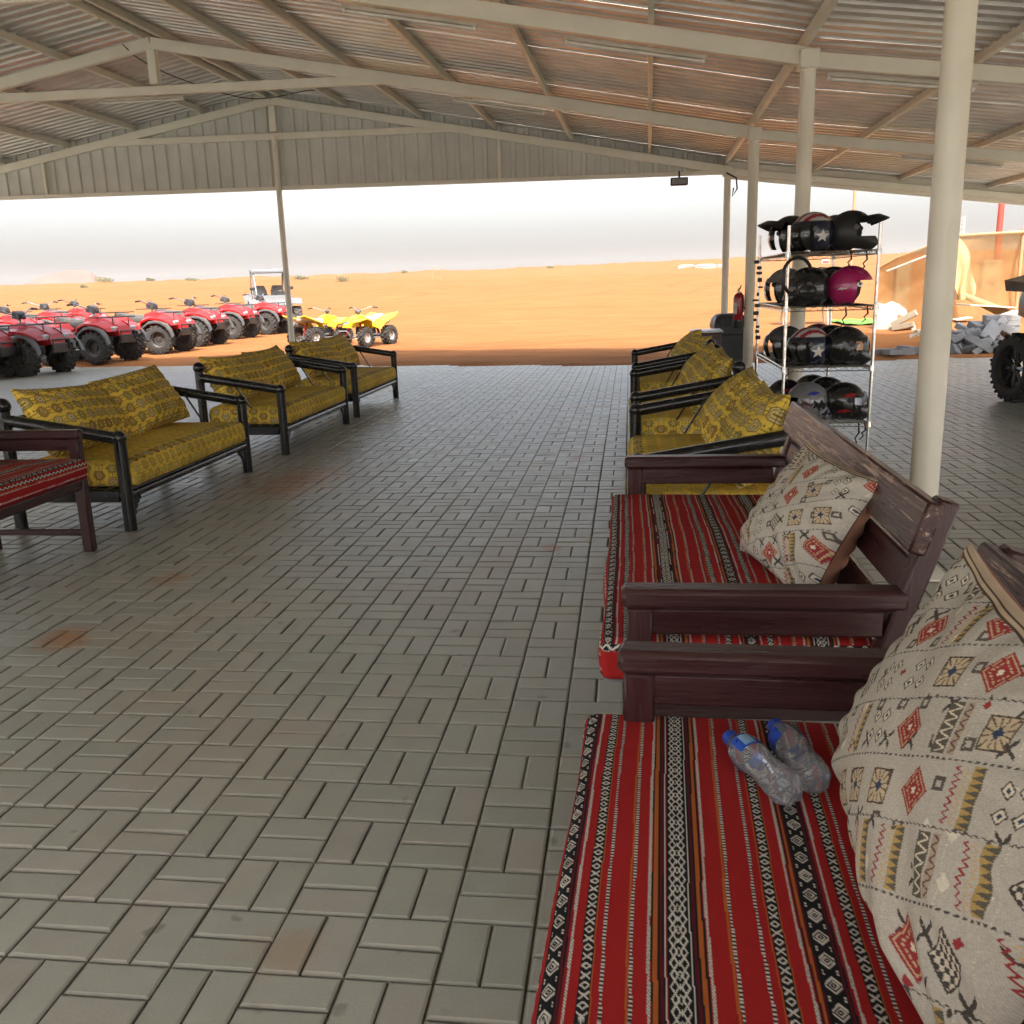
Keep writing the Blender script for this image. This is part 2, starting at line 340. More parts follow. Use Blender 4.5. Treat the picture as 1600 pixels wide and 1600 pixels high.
t.links.new(c, p.inputs['Base Color']); rr2 = N(t, 'MapRange'); rr2.inputs[3].default_value = .25; rr2.inputs[4].default_value = .47; t.links.new(noise_t(t, pos, 6, 5), rr2.inputs[0]); t.links.new(rr2.outputs[0], p.inputs['Roughness'])
p.inputs['Specular IOR Level'].default_value = .5
b1 = N(t, 'Bump'); b1.inputs['Strength'].default_value = .25; b1.inputs['Distance'].default_value = .003; t.links.new(noise_t(t, pos, 120, 6, .7), b1.inputs['Height']); t.links.new(b1.outputs[0], p.inputs['Normal'])
m_joint = M('joint_sand', (.19, .145, .10), (.13, .10, .07), 3, .95, .03, world=True)
PITCH, BX0, BY0 = .2035, -.63, 1.677
i0, i1 = int((PL - BX0) / PITCH), int((PR - BX0) / PITCH); j0, j1 = int((PB - BY0) / PITCH), int((20.5 - BY0) / PITCH)
I, J = np.meshgrid(np.arange(i0, i1), np.arange(j0, j1), indexing='ij'); I = I.ravel(); J = J.ravel()
keep = (J + 1) * PITCH + BY0 < pave_edge((I + .5) * PITCH + BX0) + .12 * np.sin(I * .7); I, J = I[keep], J[keep]
hor = (I + J) % 2 == 0; q = PITCH / 4
cx = BX0 + (I + .5) * PITCH; cyy = BY0 + (J + .5) * PITCH
pc = []
for s in (-1, 1): pc.append(np.stack([cx + np.where(hor, 0, s * q), cyy + np.where(hor, s * q, 0), hor], -1))
PC = np.concatenate(pc)
PC[:, 0] += rng.normal(0, .0007, len(PC)); PC[:, 1] += rng.normal(0, .0007, len(PC))
GAP = .0028
def paver_block(hl, hw, z0, tilt):                                   # half length x, half width y: top, chamfers and skirt
    ch = .0075
    ring = lambda a, b, z: [(-a, -b, z), (a, -b, z), (a, b, z), (-a, b, z)]
    v = ring(hl - ch, hw - ch, 0) + ring(hl, hw, -.0032) + ring(hl, hw, -.02)
    f = [(0, 1, 2, 3)] + [(4 * r + k + 4, 4 * r + 4 + (k + 1) % 4, 4 * r + (k + 1) % 4, 4 * r + k) for r in (0, 1) for k in range(4)]
    v = np.array(v); v[:, 2] += z0 + v[:, 0] * tilt[0] + v[:, 1] * tilt[1]; return v, np.array(f)
HL, HW = PITCH / 2 - GAP, PITCH / 4 - GAP
tags_ = np.array([0] * 4 + [.52] * 8)                                # chamfers mixed towards dark brown
# which pavers are picked apart one by one: the 300 that show largest
pp_ = (RW.T @ (np.stack([PC[:, 0], PC[:, 1], np.zeros(len(PC))], -1) - CP).T).T
sxy = pp_[:, :2] / np.maximum(pp_[:, 2:], .01) * F + 800
vis = (pp_[:, 2] > .3) & (sxy[:, 0] > -60) & (sxy[:, 0] < 1660) & (sxy[:, 1] < 1680) & (PC[:, 0] < -.08)
score = np.where(vis, 1 / np.maximum(pp_[:, 2], .1) ** 3, 0); order = np.argsort(-score); sel = order[:300]; rest = order[300:]
paving = MB().box(((PL + PR) / 2, 4.0, -.034), (PR - PL, 30.0, .03)).build('paving', m_joint, None, 0); tag(paving, kind='structure')
_me = paving.data                                                    # bedding follows the paved outline
_v = [(PL, PB, -.012)] + [(x, float(pave_edge(x)) - .06, -.012) for x in np.linspace(PL, PR, 60)] + [(PR, PB, -.012)]
_me.clear_geometry(); _me.from_pydata(_v + [(a, b_, -.055) for a, b_, _ in _v], [], [tuple(range(len(_v)))[::-1], tuple(range(len(_v), 2 * len(_v)))] + [(k, (k + 1) % len(_v), len(_v) + (k + 1) % len(_v), len(_v) + k) for k in range(len(_v))]); _me.update()
# added unseen pale yard around the paved floor, bounces light under the roof
m_bounce = M('pale_bounce_ground', (.50, .49, .46), (.44, .43, .40), .8, .8, .1, world=True, bump=.2, bscale=30)
yv = [(-48, -45), (36, -45), (36, 14.5), (PR, 14.5), (PR, PB), (PL, PB), (PL, 14.5), (-48, 14.5)]
bounce_ground = MB(); bounce_ground.add([(x, y, z) for z in (-.16, -.004) for x, y in yv], [(0, 1, 4, 5), (1, 2, 3, 4), (0, 5, 6, 7), (8, 13, 12, 9), (9, 12, 11, 10), (8, 15, 14, 13)] + [(k, (k + 1) % 8, 8 + (k + 1) % 8, 8 + k) for k in range(8)])
tag(bounce_ground.build('added_bounce_ground', m_bounce, None, 0), kind='structure')
def colattr(me, C):
    ca = me.color_attributes.new('Col', 'FLOAT_COLOR', 'POINT'); ca.data.foreach_set('color', np.concatenate([C, np.ones((len(C), 1))], 1).astype(np.float32).ravel())
pm = []
for k in range(16):
    vv, ff = paver_block(HL, HW, rng.uniform(-.0012, .0012), rng.normal(0, .006, 2))
    if k % 2: vv = vv[:, [1, 0, 2]] * [1, -1, 1]
    me = bpy.data.meshes.new('paver'); me.from_pydata(vv.tolist(), [], ff.tolist()); me.update(); me.materials.append(m_pav)
    colattr(me, np.stack([np.full(12, rng.random()), tags_, np.zeros(12)], -1)); pm.append(me)
for k in sel:
    x, y, h = PC[k]; me = pm[2 * rng.integers(0, 8) + (0 if h else 1)]
    new_obj('paver', me, paving, (x, y, 0))
nR = len(rest); V = np.zeros((nR, 12, 3)); vb, fb = paver_block(HL, HW, 0, (0, 0))
hz = PC[rest, 2] > .5; V[hz] = vb; V[~hz] = vb[:, [1, 0, 2]] * [1, -1, 1]
V[..., 2] += rng.uniform(-.0012, .0012, nR)[:, None] + V[..., 0] * rng.normal(0, .006, nR)[:, None] + V[..., 1] * rng.normal(0, .006, nR)[:, None]
V[..., 0] += PC[rest, 0][:, None]; V[..., 1] += PC[rest, 1][:, None]
gm = GM(); gm.P = [V.reshape(-1, 3)]; gm.Fc = [(fb[None] + (np.arange(nR) * 12)[:, None, None]).reshape(-1, 4)]
gm.C = [np.stack([np.repeat(rng.random(nR), 12), np.tile(tags_, nR), np.zeros(nR * 12)], -1)]
tag(gm.build('paver_field', m_pav, paving, smooth=False), kind='stuff')

# ------------------------------------------------------------------ the open shelter
XP, XR, ZE, ZR = 1.35, -6.74, 3.30, 4.76                             # post line, ridge line, eave and ridge height (rafter centres)
SL = (ZR - ZE) / (XP - XR); XLP = -13.4; XLE, ZLE = 6.95, 2.63  # lean-to end
FR = [17.26 - 4.2 * k for k in range(5)]; YB = FR[-1] - 3.9; YF = FR[0] + .35
TI = .010
def K(xc, y, z): return Vector((xc + .02 * y, y, z - TI * (xc - XP)))
def roofz(xc):
    if xc <= XR: return ZR - (XR - xc) * SL
    if xc <= XP: return ZR - (xc - XR) * SL
    return ZE - (xc - XP) * (ZE - ZLE) / (XLE - XP)
shed = thing('open_shelter', 'large open-sided shelter with corrugated metal roof on cream steel posts', 'shelter', (0, 4, 0))
shed.location = (0, 0, 0)
def beam(name, a, b, d, wd, mat=m_steel, parent=shed, ch=.006):       # rectangular section bar between points, depth d kept upright
    a, b = Vector(a), Vector(b); t_ = (b - a).normalized(); s_ = t_.cross(Vector((0, 0, 1))).normalized(); u_ = s_.cross(t_)
    R = Matrix((t_, s_, u_)).transposed().to_4x4(); c_ = (a + b) / 2
    mb = MB(); mb.box((0, 0, 0), ((b - a).length, wd, d), ch, Matrix.Translation(c_) @ R); return mb.build(name, mat, parent, 0)
def ibeam(name, a, b, d, wd, parent=shed):
    a, b = Vector(a), Vector(b); t_ = (b - a).normalized(); s_ = t_.cross(Vector((0, 0, 1))).normalized(); u_ = s_.cross(t_)
    R = Matrix.Translation((a + b) / 2) @ Matrix((t_, s_, u_)).transposed().to_4x4(); L = (b - a).length; mb = MB()
    mb.box((0, 0, d / 2 - .006), (L, wd, .012), 0, R); mb.box((0, 0, -d / 2 + .006), (L, wd, .012), 0, R); mb.box((0, 0, 0), (L, .009, d - .026), 0, R)
    return mb.build(name, m_steel, parent, 0)
for k, y in enumerate(FR):
    far = k == 0; d, wd = (.135, .09) if far else (.15, .078)
    ibm = beam if True else ibeam
    beam('rafter', K(XR + .0, y, ZR), K(XP, y, ZE), d, wd); beam('rafter', K(XLP, y, roofz(XLP)), K(XR - .002, y, ZR), d, wd)
    beam('lean_to_rafter', K(XP + .003, y, ZE - .02), K(XLE, y, ZLE - .02), d * .85, wd * .96)
    zt = 4.16; xt = (ZR - zt) / SL
    beam('tie_beam', K(XR - xt, y, zt), K(XR + xt, y, zt), .115, .07)
    beam('king_post', K(XR, y, zt + .075), K(XR + .0005, y, ZR - .08), .12, .11)
    r = .064 if far else .071
    for xp in (XP, XLP):
        b_ = K(xp, y, 0); mb = MB(); rr3 = .067 if k == 3 else r - .004
        mb.tube([(b_.x, b_.y, 0.002), (b_.x, b_.y, roofz(xp) - .06 - TI * (xp - XP))], rr3, 20); mb.box((b_.x, b_.y, .008), (.26, .26, .012), .003); mb.tube([(b_.x, b_.y, .74), (b_.x, b_.y, .752)], rr3 + .0025, 20)
        mb.box((b_.x, b_.y, roofz(xp) - .02 - TI * (xp - XP)), (.17, .17, .16), .01); mb.build('post', m_steel, shed, 40)
b_ = K(XR, FR[0], 0); MB().tube([(b_.x, b_.y - .02, -.03), (b_.x, b_.y - .02, 4.24)], .052, 16).build('centre_post', m_steel, shed, 40)
# purlins
pxs = [XR - .14, XR + .14] + [XR + s * 1.35 * k for k in range(1, 6) for s in (-1, 1) if XR + s * 1.35 * k > XLP] + [XP - .02, XLP + .02] + [XP + 1.45 * k for k in range(1, 5)] + [XLE - .05]
for x in pxs:
    z = roofz(x) + .145
    beam('purlin', K(x, YB, z), K(x, YF, z), .10, .055)
# corrugated sheets, one about a metre wide each, running ridge to eave
def corr(n, pitch, h):
    pr = []
    for k in range(n): pr += [(k * pitch, 0), (k * pitch + pitch * .50, 0), (k * pitch + pitch * .62, h), (k * pitch + pitch * .88, h)]
    return pr + [(n * pitch, 0)]
def sheet(xa, xb, ya, n, pitch, zoff, dz=.195):
    pr = corr(n, pitch, .068); mb = MB()
    secs = [[tuple(K(x, ya + q_[0], roofz(x) + dz + q_[1] + zoff)) for q_ in pr] for x in (xa, xb)]
    top = [[(x, y, z + .003) for x, y, z in s_] for s_ in secs]; m_ = len(pr)
    vs_ = secs[0] + secs[1] + top[0] + top[1]
    f = [(k, k + 1, m_ + k + 1, m_ + k) for k in range(m_ - 1)] + [(2 * m_ + k, 3 * m_ + k, 3 * m_ + k + 1, 2 * m_ + k + 1) for k in range(m_ - 1)]
    for e0 in (0, m_): f += [(e0 + k, e0 + 2 * m_ + k, e0 + 2 * m_ + k + 1, e0 + k + 1) for k in range(m_ - 1)]
    mb.add(vs_, f); return mb.build('roof_sheet', m_roof, shed, 0)
y = YB; k = 0; PT = .205
while y < YF - .3:
    zo = .0035 * (k % 2)
    n_ = 5 if y + 5 * PT < YF + .3 else int((YF + .3 - y) / PT)
    if n_ < 1: break
    sheet(XR + .02, XP + .12, y, n_, PT, zo); sheet(XLP - .4, XR - .02, y, n_, PT, zo); sheet(XP + .02, XLE + .3, y, n_, PT, zo, .155)
    y += n_ * PT; k += 1
MB().add([tuple(K(XR + a, yy, ZR + .26 - abs(a) * SL + h)) for yy in (YB, YF + .25) for a, h in ((-.3, 0), (0, 0.02), (.3, 0), (.3, .004), (0, .024), (-.3, .004))], [(k, (k + 1) % 6, 6 + (k + 1) % 6, 6 + k) for k in range(6)]).build('ridge_cap', m_roof, shed, 0)
# gable cladding panels with vertical ribs
GB = 3.30; yg = FR[0] + .085
def gable_panel(xa, xb):
    n = 4; pr = []; pw = (xb - xa) / n
    for k in range(n): pr += [(xa + k * pw, 0), (xa + k * pw + .60 * pw, 0), (xa + k * pw + .68 * pw, .03), (xa + k * pw + .92 * pw, .03)]
    pr += [(xb, 0)]; vs_ = []
    for off in (0, .004):
        for x, dpt in pr: vs_.append(tuple(K(x, yg - dpt + off, GB)))
        for x, dpt in pr: vs_.append(tuple(K(x, yg - dpt + off, max(GB + .02, roofz(x) + .21))))
    m_ = len(pr); f = [(k, k + 1, m_ + k + 1, m_ + k) for k in range(m_ - 1)] + [(2 * m_ + k, 3 * m_ + k, 3 * m_ + k + 1, 2 * m_ + k + 1) for k in range(m_ - 1)] + [(k, 2 * m_ + k, 2 * m_ + k + 1, k + 1) for k in range(m_ - 1)]
    MB().add(vs_, f).build('gable_panel', m_gable, shed, 0)
x = XLP
while x < XP - .1:
    gable_panel(x, min(x + 1.005, XP)); x += 1.005
beam('gable_trim', K(XLP, yg - .04, GB - .03), K(XP, yg - .04, GB - .03), .07, .05)
beam('eave_trim', K(XP, FR[0] + .12, ZE + .02), K(XLE, FR[0] + .12, ZLE + .02), .30, .03)
for x in (XR - 4.6, XR + 4.1): beam('gable_stud', K(x, yg - .07, GB), K(x + .0005, yg - .07, roofz(x)), .055, .055)
# tube lights under the beams
m_holder = M('lamp_batten', (.55, .5, .4), None, 4, .5)
def tube_light(xc, fr, z, lab, slope=0.):
    a = K(xc, FR[fr] + .01, z); b = K(xc + 1.25, FR[fr] + .01, z - slope * 1.25)
    t_ = thing('tube_light', lab, 'light', (a + b) / 2, 0, 'tube lights under the roof beams'); t_.rotation_euler = (0, math.atan2(a.z - b.z, (b - a).length), 0)
    MB().box((0, 0, .018), (1.25, .06, .034), .005).build('batten', m_holder, t_, 0)
    MB().tube([(-.58, 0, -.013), (.58, 0, -.013)], .013, 10).build('tube', m_lamp, t_, 40)
    for s in (-1, 1): MB().box((s * .6, 0, -.011), (.03, .035, .03), .004).build('end_cap', m_lamp, t_, 0)
zr = lambda x: roofz(x) - .137
for xc, fr, lab in [(-2.75, 2, 'tube light under the sloping beam to the post behind the rack, ridge side'), (-.75, 2, 'tube light under the sloping beam to the post behind the rack, post side'), (-2.6, 1, 'tube light under the sloping beam to the fire extinguisher post')]: tube_light(xc, fr, zr(xc), lab, SL)
tube_light(-7.6, 1, 4.16 - .11, 'slim tube light fixed under the level tie beam below the king post')
LS = (ZE - ZLE) / (XLE - XP)
for xc, fr, lab in [(1.5, 2, 'tube light under the lean-to beam that starts at the post behind the rack'), (3.2, 1, 'tube light under the lean-to beam that starts at the fire extinguisher post')]: tube_light(xc, fr, roofz(xc) - .02 - .12, lab, LS)
# loose black cable along the ridge and floodlight at the gable
fl = thing('floodlight', 'small black floodlight box hanging under the gable end', 'floodlight', K(.52, FR[0] - .12, GB - .17))
MB().box((0, 0, 0), (.30, .12, .13), .012).build('housing', m_black, fl); MB().box((0, -.064, 0), (.25, .006, .09), .002).build('lens', M('grey_lens', (.3, .3, .3), None, 5, .15), fl, 0)
MB().tube([(0, 0, .05), (0, 0, .17)], .018, 8).build('bracket', m_black, fl)
cb = [K(XR - .35 + 1.6 * u_, FR[1] - .12 + 3.9 * u_, ZR - .02 + .09 * math.sin(u_ * 9) * u_ - .34 * math.sin(math.pi * u_ ** .7)) for u_ in np.linspace(0, 1, 26)]
tag(MB().tube(cb, .008, 6).build('cable', m_black), 'black cable sagging from the ridge beside the king post', 'cable')
cb = [K(XP - .03, FR[0] - .1, 3.25), K(XP + .14, FR[0] - .1, 3.16), K(XP + .16, FR[0] - .1, 2.98), K(XP + .08, FR[0] - .1, 2.86), K(XP + .1, FR[0] - .1, 3.0)]
tag(MB().tube(cb, .016, 6).build('cable', m_black), 'loop of dark cable hanging at the top of the gable corner post', 'cable')

# ------------------------------------------------------------------ woven patterns: colour as a function of cloth coordinates in metres
def lay(C, mask, col, k=1.): C[mask] = C[mask] * (1 - k) + np.array(col) * k
RED, DRED, BLK, WHT, ORG, MAR = (.38, .020, .019), (.26, .016, .018), (.014, .015, .016), (.66, .61, .53), (.46, .12, .025), (.11, .012, .018)
def sadu(s, t):                                   # s across the stripes from the front edge, t along them
    sh = s.shape; s = s.ravel(); t = t.ravel(); C = np.empty((len(s), 3)); C[:] = RED
    k = 1 / 2420.; per = 895 * k; u = np.mod(s - .004, per)
    def band(a, b): return (u >= a * k) & (u < b * k)
    def loc(a, b): return (u - (a + b) / 2 * k) / ((b - a) / 2 * k)   # -1..1 across the band
    def hexband(a, b, p):
        m = band(a, b); lay(C, m, BLK); x = np.abs(loc(a, b)); y = np.abs(np.mod(t, p) / p * 2 - 1)
        d = x * .62 + y * .95; w_ = (((d > .50) & (d < .68)) | ((d > .24) & (d < .36)) | (d < .07)) & (x < .80)
        w_ |= (x > .62) & (x < .85) & (y > .80) & (y < .97)
        lay(C, m & w_, WHT)
    def xoxo(a, b, p):
        m = band(a, b); lay(C, m, BLK); x = np.abs(loc(a, b)); f = np.mod(t, p) / p; y = np.abs(f * 2 - 1)
        d = x * .9 + (1 - y) * 1.9; o_ = (d > .45) & (d < .85) & (y > .45)
        xx = (np.abs(x * .8 - y * 1.75) < .20) & (y < .42)
        lay(C, m & (o_ | xx) & (x < .82), WHT)
    def lattice(a, b, p):
        m = band(a, b); lay(C, m, BLK); x = np.abs(loc(a, b)); y = np.abs(np.mod(t, p) / p * 2 - 1)
        z = np.abs(x - (.15 + .62 * y)) < .085; z2 = np.abs(x - (.72 - .62 * y)) < .085; mid = (np.abs(x * 1.2 + y * .9 - .33) < .07)
        lay(C, m & ((z | z2) & (x < .86) | mid | ((x < .05) & (y > .75))), WHT)
    def ticks(a, b, p=.0072):
        m = band(a, b); lay(C, m, BLK); lay(C, m & (np.mod(t, p) < p * .5), WHT)
    def twill(a, b):
        m = band(a, b); lay(C, m, (.30, .22, .18)); lay(C, m & (np.mod(t + u * 2, .006) < .0036), WHT)
    def st(a, b, c): lay(C, band(a, b), c)
    hexband(0, 62, .046); st(62, 70, MAR); st(70, 76, BLK); st(76, 84, DRED); twill(86, 96)
    xoxo(128, 168, .036); st(168, 172, ORG); ticks(196, 207); st(278, 286, ORG); ticks(288, 299)
    twill(345, 356); st(358, 364, BLK); st(364, 380, ORG); st(380, 388, BLK); st(388, 398, MAR); st(398, 404, BLK); st(404, 408, WHT)
    lattice(412, 490, .044)
    st(490, 494, WHT); st(494, 502, BLK); st(502, 512, MAR); st(512, 520, BLK); st(520, 534, ORG); st(534, 542, BLK); twill(546, 557)
    st(618, 628, ORG); ticks(630, 641); ticks(722, 733); st(758, 762, ORG); xoxo(764, 804, .036); st(804, 808, ORG)
    twill(850, 860); st(862, 872, MAR); st(872, 882, ORG); st(882, 889, MAR); st(889, 895, BLK)
    C *= (1 + .10 * (hsh(np.floor(s / .0016), np.floor(t / .0022)) - .5))[:, None]
    return C.reshape(*sh, 3)
MUS = (.84, .58, .09)
def kilim_yellow(s, t, con=1., seed=0):
    sh = np.broadcast(s, t).shape; s = np.broadcast_to(s, sh).ravel(); t = np.broadcast_to(t, sh).ravel(); con = np.broadcast_to(con, sh).ravel()
    C = np.empty((len(s), 3)); C[:] = MUS
    px, py = .096, .093; s = s.copy(); row = np.floor(t / py); ss = s + np.mod(row, 2) * px * .5; col = np.floor(ss / px)
    p = (ss / px - col - .5) * px; q = (t / py - row - .5) * py; ap, aq = np.abs(p), np.abs(q)
    d = np.maximum(ap / .033, ap / .070 + aq / .0430); h = hsh(col, row, seed)
    pal = np.array([(.56, .45, .28), (.30, .11, .05), (.26, .25, .09), (.62, .50, .26), (.38, .20, .06)]); fill = pal[np.minimum((h * 5).astype(int), 4)]
    dark = (.055, .032, .020); K0 = C.copy()
    lay(C, (d > .82) & (d <= 1), dark); m = (d > .60) & (d <= .82); C[m] = fill[m]
    lay(C, (d > .47) & (d <= .60), dark); m = (d > .24) & (d <= .47); C[m] = (fill * .5 + np.array((.66, .55, .32)) * .5)[m]; lay(C, d <= .2, dark)
    lay(C, (aq > .0445) & (ap < .027), dark); lay(C, (ap > .035) & (aq < .0024), dark)
    lay(C, (np.abs(ap - .041) < .0038) & (np.abs(aq - .023) < .0038), dark)
    C = K0 + (C - K0) * con[:, None]; C *= (1 + .16 * wob(s, t, 9, 21) + .06 * (hsh(np.floor(s / .004), np.floor(t / .004)) - .5))[:, None]
    return C.reshape(*sh, 3)
GRE = (.56, .51, .42)
def kilim_beige(s, t, seed=0):
    sh = s.shape; s0 = s.ravel(); t0 = t.ravel(); a = rad(33); s = s0 * math.cos(a) + t0 * math.sin(a) + seed * .371; t = -s0 * math.sin(a) + t0 * math.cos(a) + seed * .237
    C = np.empty((len(s), 3)); C[:] = GRE
    tw = np.mod((s0 * .9 + t0) * 1., .0042) < .0018; C[tw] *= .84
    dk, rd, tn, cr, bl, ol = (.075, .066, .056), (.33, .045, .045), (.58, .42, .24), (.74, .66, .50), (.05, .07, .12), (.13, .115, .085)
    ps, pt = .084, .092; row = np.floor(t / pt); ss = s + np.mod(row, 2) * ps * .43 + row * .013; col = np.floor(ss / ps)
    x = (ss / ps - col - .5) * 2; y = (t / pt - row - .5) * 2; ax, ay = np.abs(x), np.abs(y); h = hsh(col, row, seed); h2 = hsh(col, row, seed + 5)
    # big motif in each cell
    y1 = y + .05; ay1 = np.abs(y1); r = ax + ay1 * .95; cheb = np.maximum(ax, ay1)
    saw = .05 * np.abs(np.mod((x + y) * 9, 1) * 2 - 1)
    m = (h < .2); lay(C, m & (r < .70 + saw), rd); lay(C, m & (np.abs(r - .60) < .03), tn); lay(C, m & (np.abs(r - .38) < .05) & (np.mod(np.arctan2(y1, x) * 2.2, 1) < .6), tn); lay(C, m & (r < .30), rd); lay(C, m & (r < .17) & (np.abs(ax - ay1) < .07), cr)
    m = (h >= .2) & (h < .4); lay(C, m & (cheb < .56 + saw), (.58, .46, .30)); lay(C, m & (np.abs(cheb - .54) < .03), dk); an = np.mod(np.arctan2(y1, x) * 12 / 6.283, 1); lay(C, m & (cheb < .50) & (cheb > .2) & (np.abs(an - .5) < .13), (.16, .10, .06)); lay(C, m & (cheb < .2) & ((ax < .07) | (ay1 < .07) | (cheb < .11)), np.where(True, bl, rd))
    m = (h >= .4) & (h < .55); lay(C, m & (r < .68) & (r > .60), dk); f = (np.mod(x * 3.4 + .5, 1) < .55) ^ (np.mod(y1 * 3.4 + .5, 1) < .55); lay(C, m & (r < .60) & f, dk); lay(C, m & (r < .60) & ~f, (.66, .58, .45))
    m = (h >= .55) & (h < .70); lay(C, m & (ax < .30) & (ay < .86), ol); zz = np.abs(np.mod(y * 3, 1) * 2 - 1); lay(C, m & (ax < .24) & (ay < .8) & (np.abs(zz - (x + .24) * 2.) < .17), cr)
    lay(C, m & (x > .40) & (x < .72) & (ay < .86), tn if seed % 2 else (.44, .35, .25)); lay(C, m & (x > .42) & (x < .70) & (ay < .8) & (np.abs(zz - (x - .42) * 3.2) < .2), (.16, .08, .07))
    m = (h >= .70) & (h < .84); zz = np.abs(np.mod(y * 4.5, 1) * 2 - 1); lay(C, m & (np.abs(x + .35 - zz * .22) < .055) & (ay < .85), rd); lay(C, m & (np.abs(x + .02 - zz * .22) < .055) & (ay < .85), tn); lay(C, m & (x > .3) & (x < .75) & (ay < .9) & (zz > (x - .3) * 2.2), (.48, .32, .11)); lay(C, m & (x > .3) & (x < .75) & (ay < .9) & (zz <= (x - .3) * 2.2), ol)
    m = h >= .84; q1 = (np.abs(ax - .32) + np.abs(ay - .36)); lay(C, m & (q1 < .27), cr); lay(C, m & (np.abs(q1 - .25) < .035), dk); lay(C, m & (q1 < .10), bl)
    # small crosses, boxes and arrows between them
    ps2 = .059; c2 = np.floor(ss / ps2 + .5); r2 = np.floor(t / ps2 + .5); xs = (ss / ps2 + .5 - c2 - .5) * 2; ys = (t / ps2 + .5 - r2 - .5) * 2; h3 = hsh(c2, r2, seed + 9)
    free = np.all(np.abs(C - GRE) < .16, axis=1) & (np.maximum(ax, ay) > .42)
    lay(C, free & (h3 < .27) & (np.abs(np.abs(xs) - np.abs(ys)) < .13) & (np.abs(xs) < .42), dk); bx = np.maximum(np.abs(xs), np.abs(ys))
    lay(C, free & (h3 > .27) & (h3 < .52) & (bx < .34) & (bx > .16), (.12, .10, .085)); lay(C, free & (h3 > .6) & (h3 < .75) & (np.abs(xs) + np.abs(ys) < .4), (.74, .68, .54)); lay(C, free & (h3 > .85) & (np.abs(xs) + np.abs(ys) < .25), rd)
    # stitched rows
    lay(C, (np.abs(ay - 1) < .035) & (np.mod(ss, .011) < .006), (.09, .08, .07)); lay(C, (np.abs(ax - 1) < .02) & (np.mod(t, .008) < .005) & (h2 > .5), (.72, .64, .44))
    C *= (1 + .18 * (hsh(np.floor(s0 / .0018), np.floor(t0 / .0018)) - .5))[:, None]
    return C.reshape(*sh, 3)

# ------------------------------------------------------------------ cushions and pillows
def rbox(g, U, V, face, L, D, T, r, pat, crown, wr, seed):
    if face == 'top': P = np.stack([U, V, np.full_like(U, T)], -1); s, t = V + D / 2, U
    elif face in ('front', 'back'):
        sg = -1 if face == 'front' else 1; P = np.stack([U, np.full_like(U, sg * D / 2), V], -1); s = -(T - V) if sg < 0 else D + (T - V); t = U
    else:
        sg = -1 if face == 'left' else 1; P = np.stack([np.full_like(U, sg * L / 2), U, V], -1); s = U + D / 2; t = sg * (L / 2 + (T - V))
    lo = np.array([-L / 2 + r, -D / 2 + r, r]); hi = np.array([L / 2 - r, D / 2 - r, T - r]); Q = np.clip(P, lo, hi); n = P - Q; n /= np.maximum(np.linalg.norm(n, axis=-1, keepdims=True), 1e-6); P = Q + n * r
    x, y, z = P[..., 0], P[..., 1], P[..., 2]
    t = t + 0; s = s + .0035 * wob(x, y * .5, 5.5, seed + 8) + .0016 * wob(x, y, 17, seed + 9)
    k = np.clip(1 - (2 * x / L) ** 4, 0, 1) * np.clip(1 - (2 * y / D) ** 4, 0, 1) * np.clip(z / T, 0, 1)
    P = P.copy(); P[..., 2] += k * (crown + wr * (wob(x, y * .6, 9, seed) + .5 * wob(x * .5, y, 24, seed + 1)))
    P[..., 1] += np.where(np.abs(y) > D / 2 - .05, np.sign(y) * .012 * wob(x, z * 3, 7, seed + 2) * np.sin(np.clip(z / T, 0, 1) * np.pi), 0)
    P[..., 2] += .006 * wob(x, y, 3.5, seed + 3) * np.clip(z / T, 0, 1)
    g.grid(P, pat(s, t, face))
def cushion_mesh(name, L, D, T, r, xs, ys, zs, pat, crown=.015, wr=.003, seed=0, flipfix=True):
    g = GM(); U, V = np.meshgrid(xs, ys, indexing='ij'); rbox(g, U, V, 'top', L, D, T, r, pat, crown, wr, seed)
    U, V = np.meshgrid(xs, zs, indexing='ij'); rbox(g, U, V, 'front', L, D, T, r, pat, crown, wr, seed); U, V = np.meshgrid(xs[::3], zs, indexing='ij'); rbox(g, U, V, 'back', L, D, T, r, pat, crown, wr, seed)
    U, V = np.meshgrid(ys, zs, indexing='ij')
    for f in ('left', 'right'): rbox(g, U, V, f, L, D, T, r, pat, crown, wr, seed)
    xb = np.array([-L / 2 + r * .3, L / 2 - r * .3]); yb = np.array([-D / 2 + r * .3, D / 2 - r * .3]); U, V = np.meshgrid(xb, yb, indexing='ij'); g.grid(np.stack([U, V, np.zeros_like(U)], -1), flip=True)
    return g.mesh(name, m_fab)
def piping(L, D, z, r, mat):
    pts = []; rc = .05
    for (cx_, cy_, a0) in ((L / 2 - rc, D / 2 - rc, 0), (-L / 2 + rc, D / 2 - rc, 90), (-L / 2 + rc, -D / 2 + rc, 180), (L / 2 - rc, -D / 2 + rc, 270)):
        for k in range(4): a = rad(a0 + 30 * k); pts.append((cx_ + rc * math.cos(a), cy_ + rc * math.sin(a), z))
    pts.append(pts[0]); return MB().tube(pts, r, 5, False)
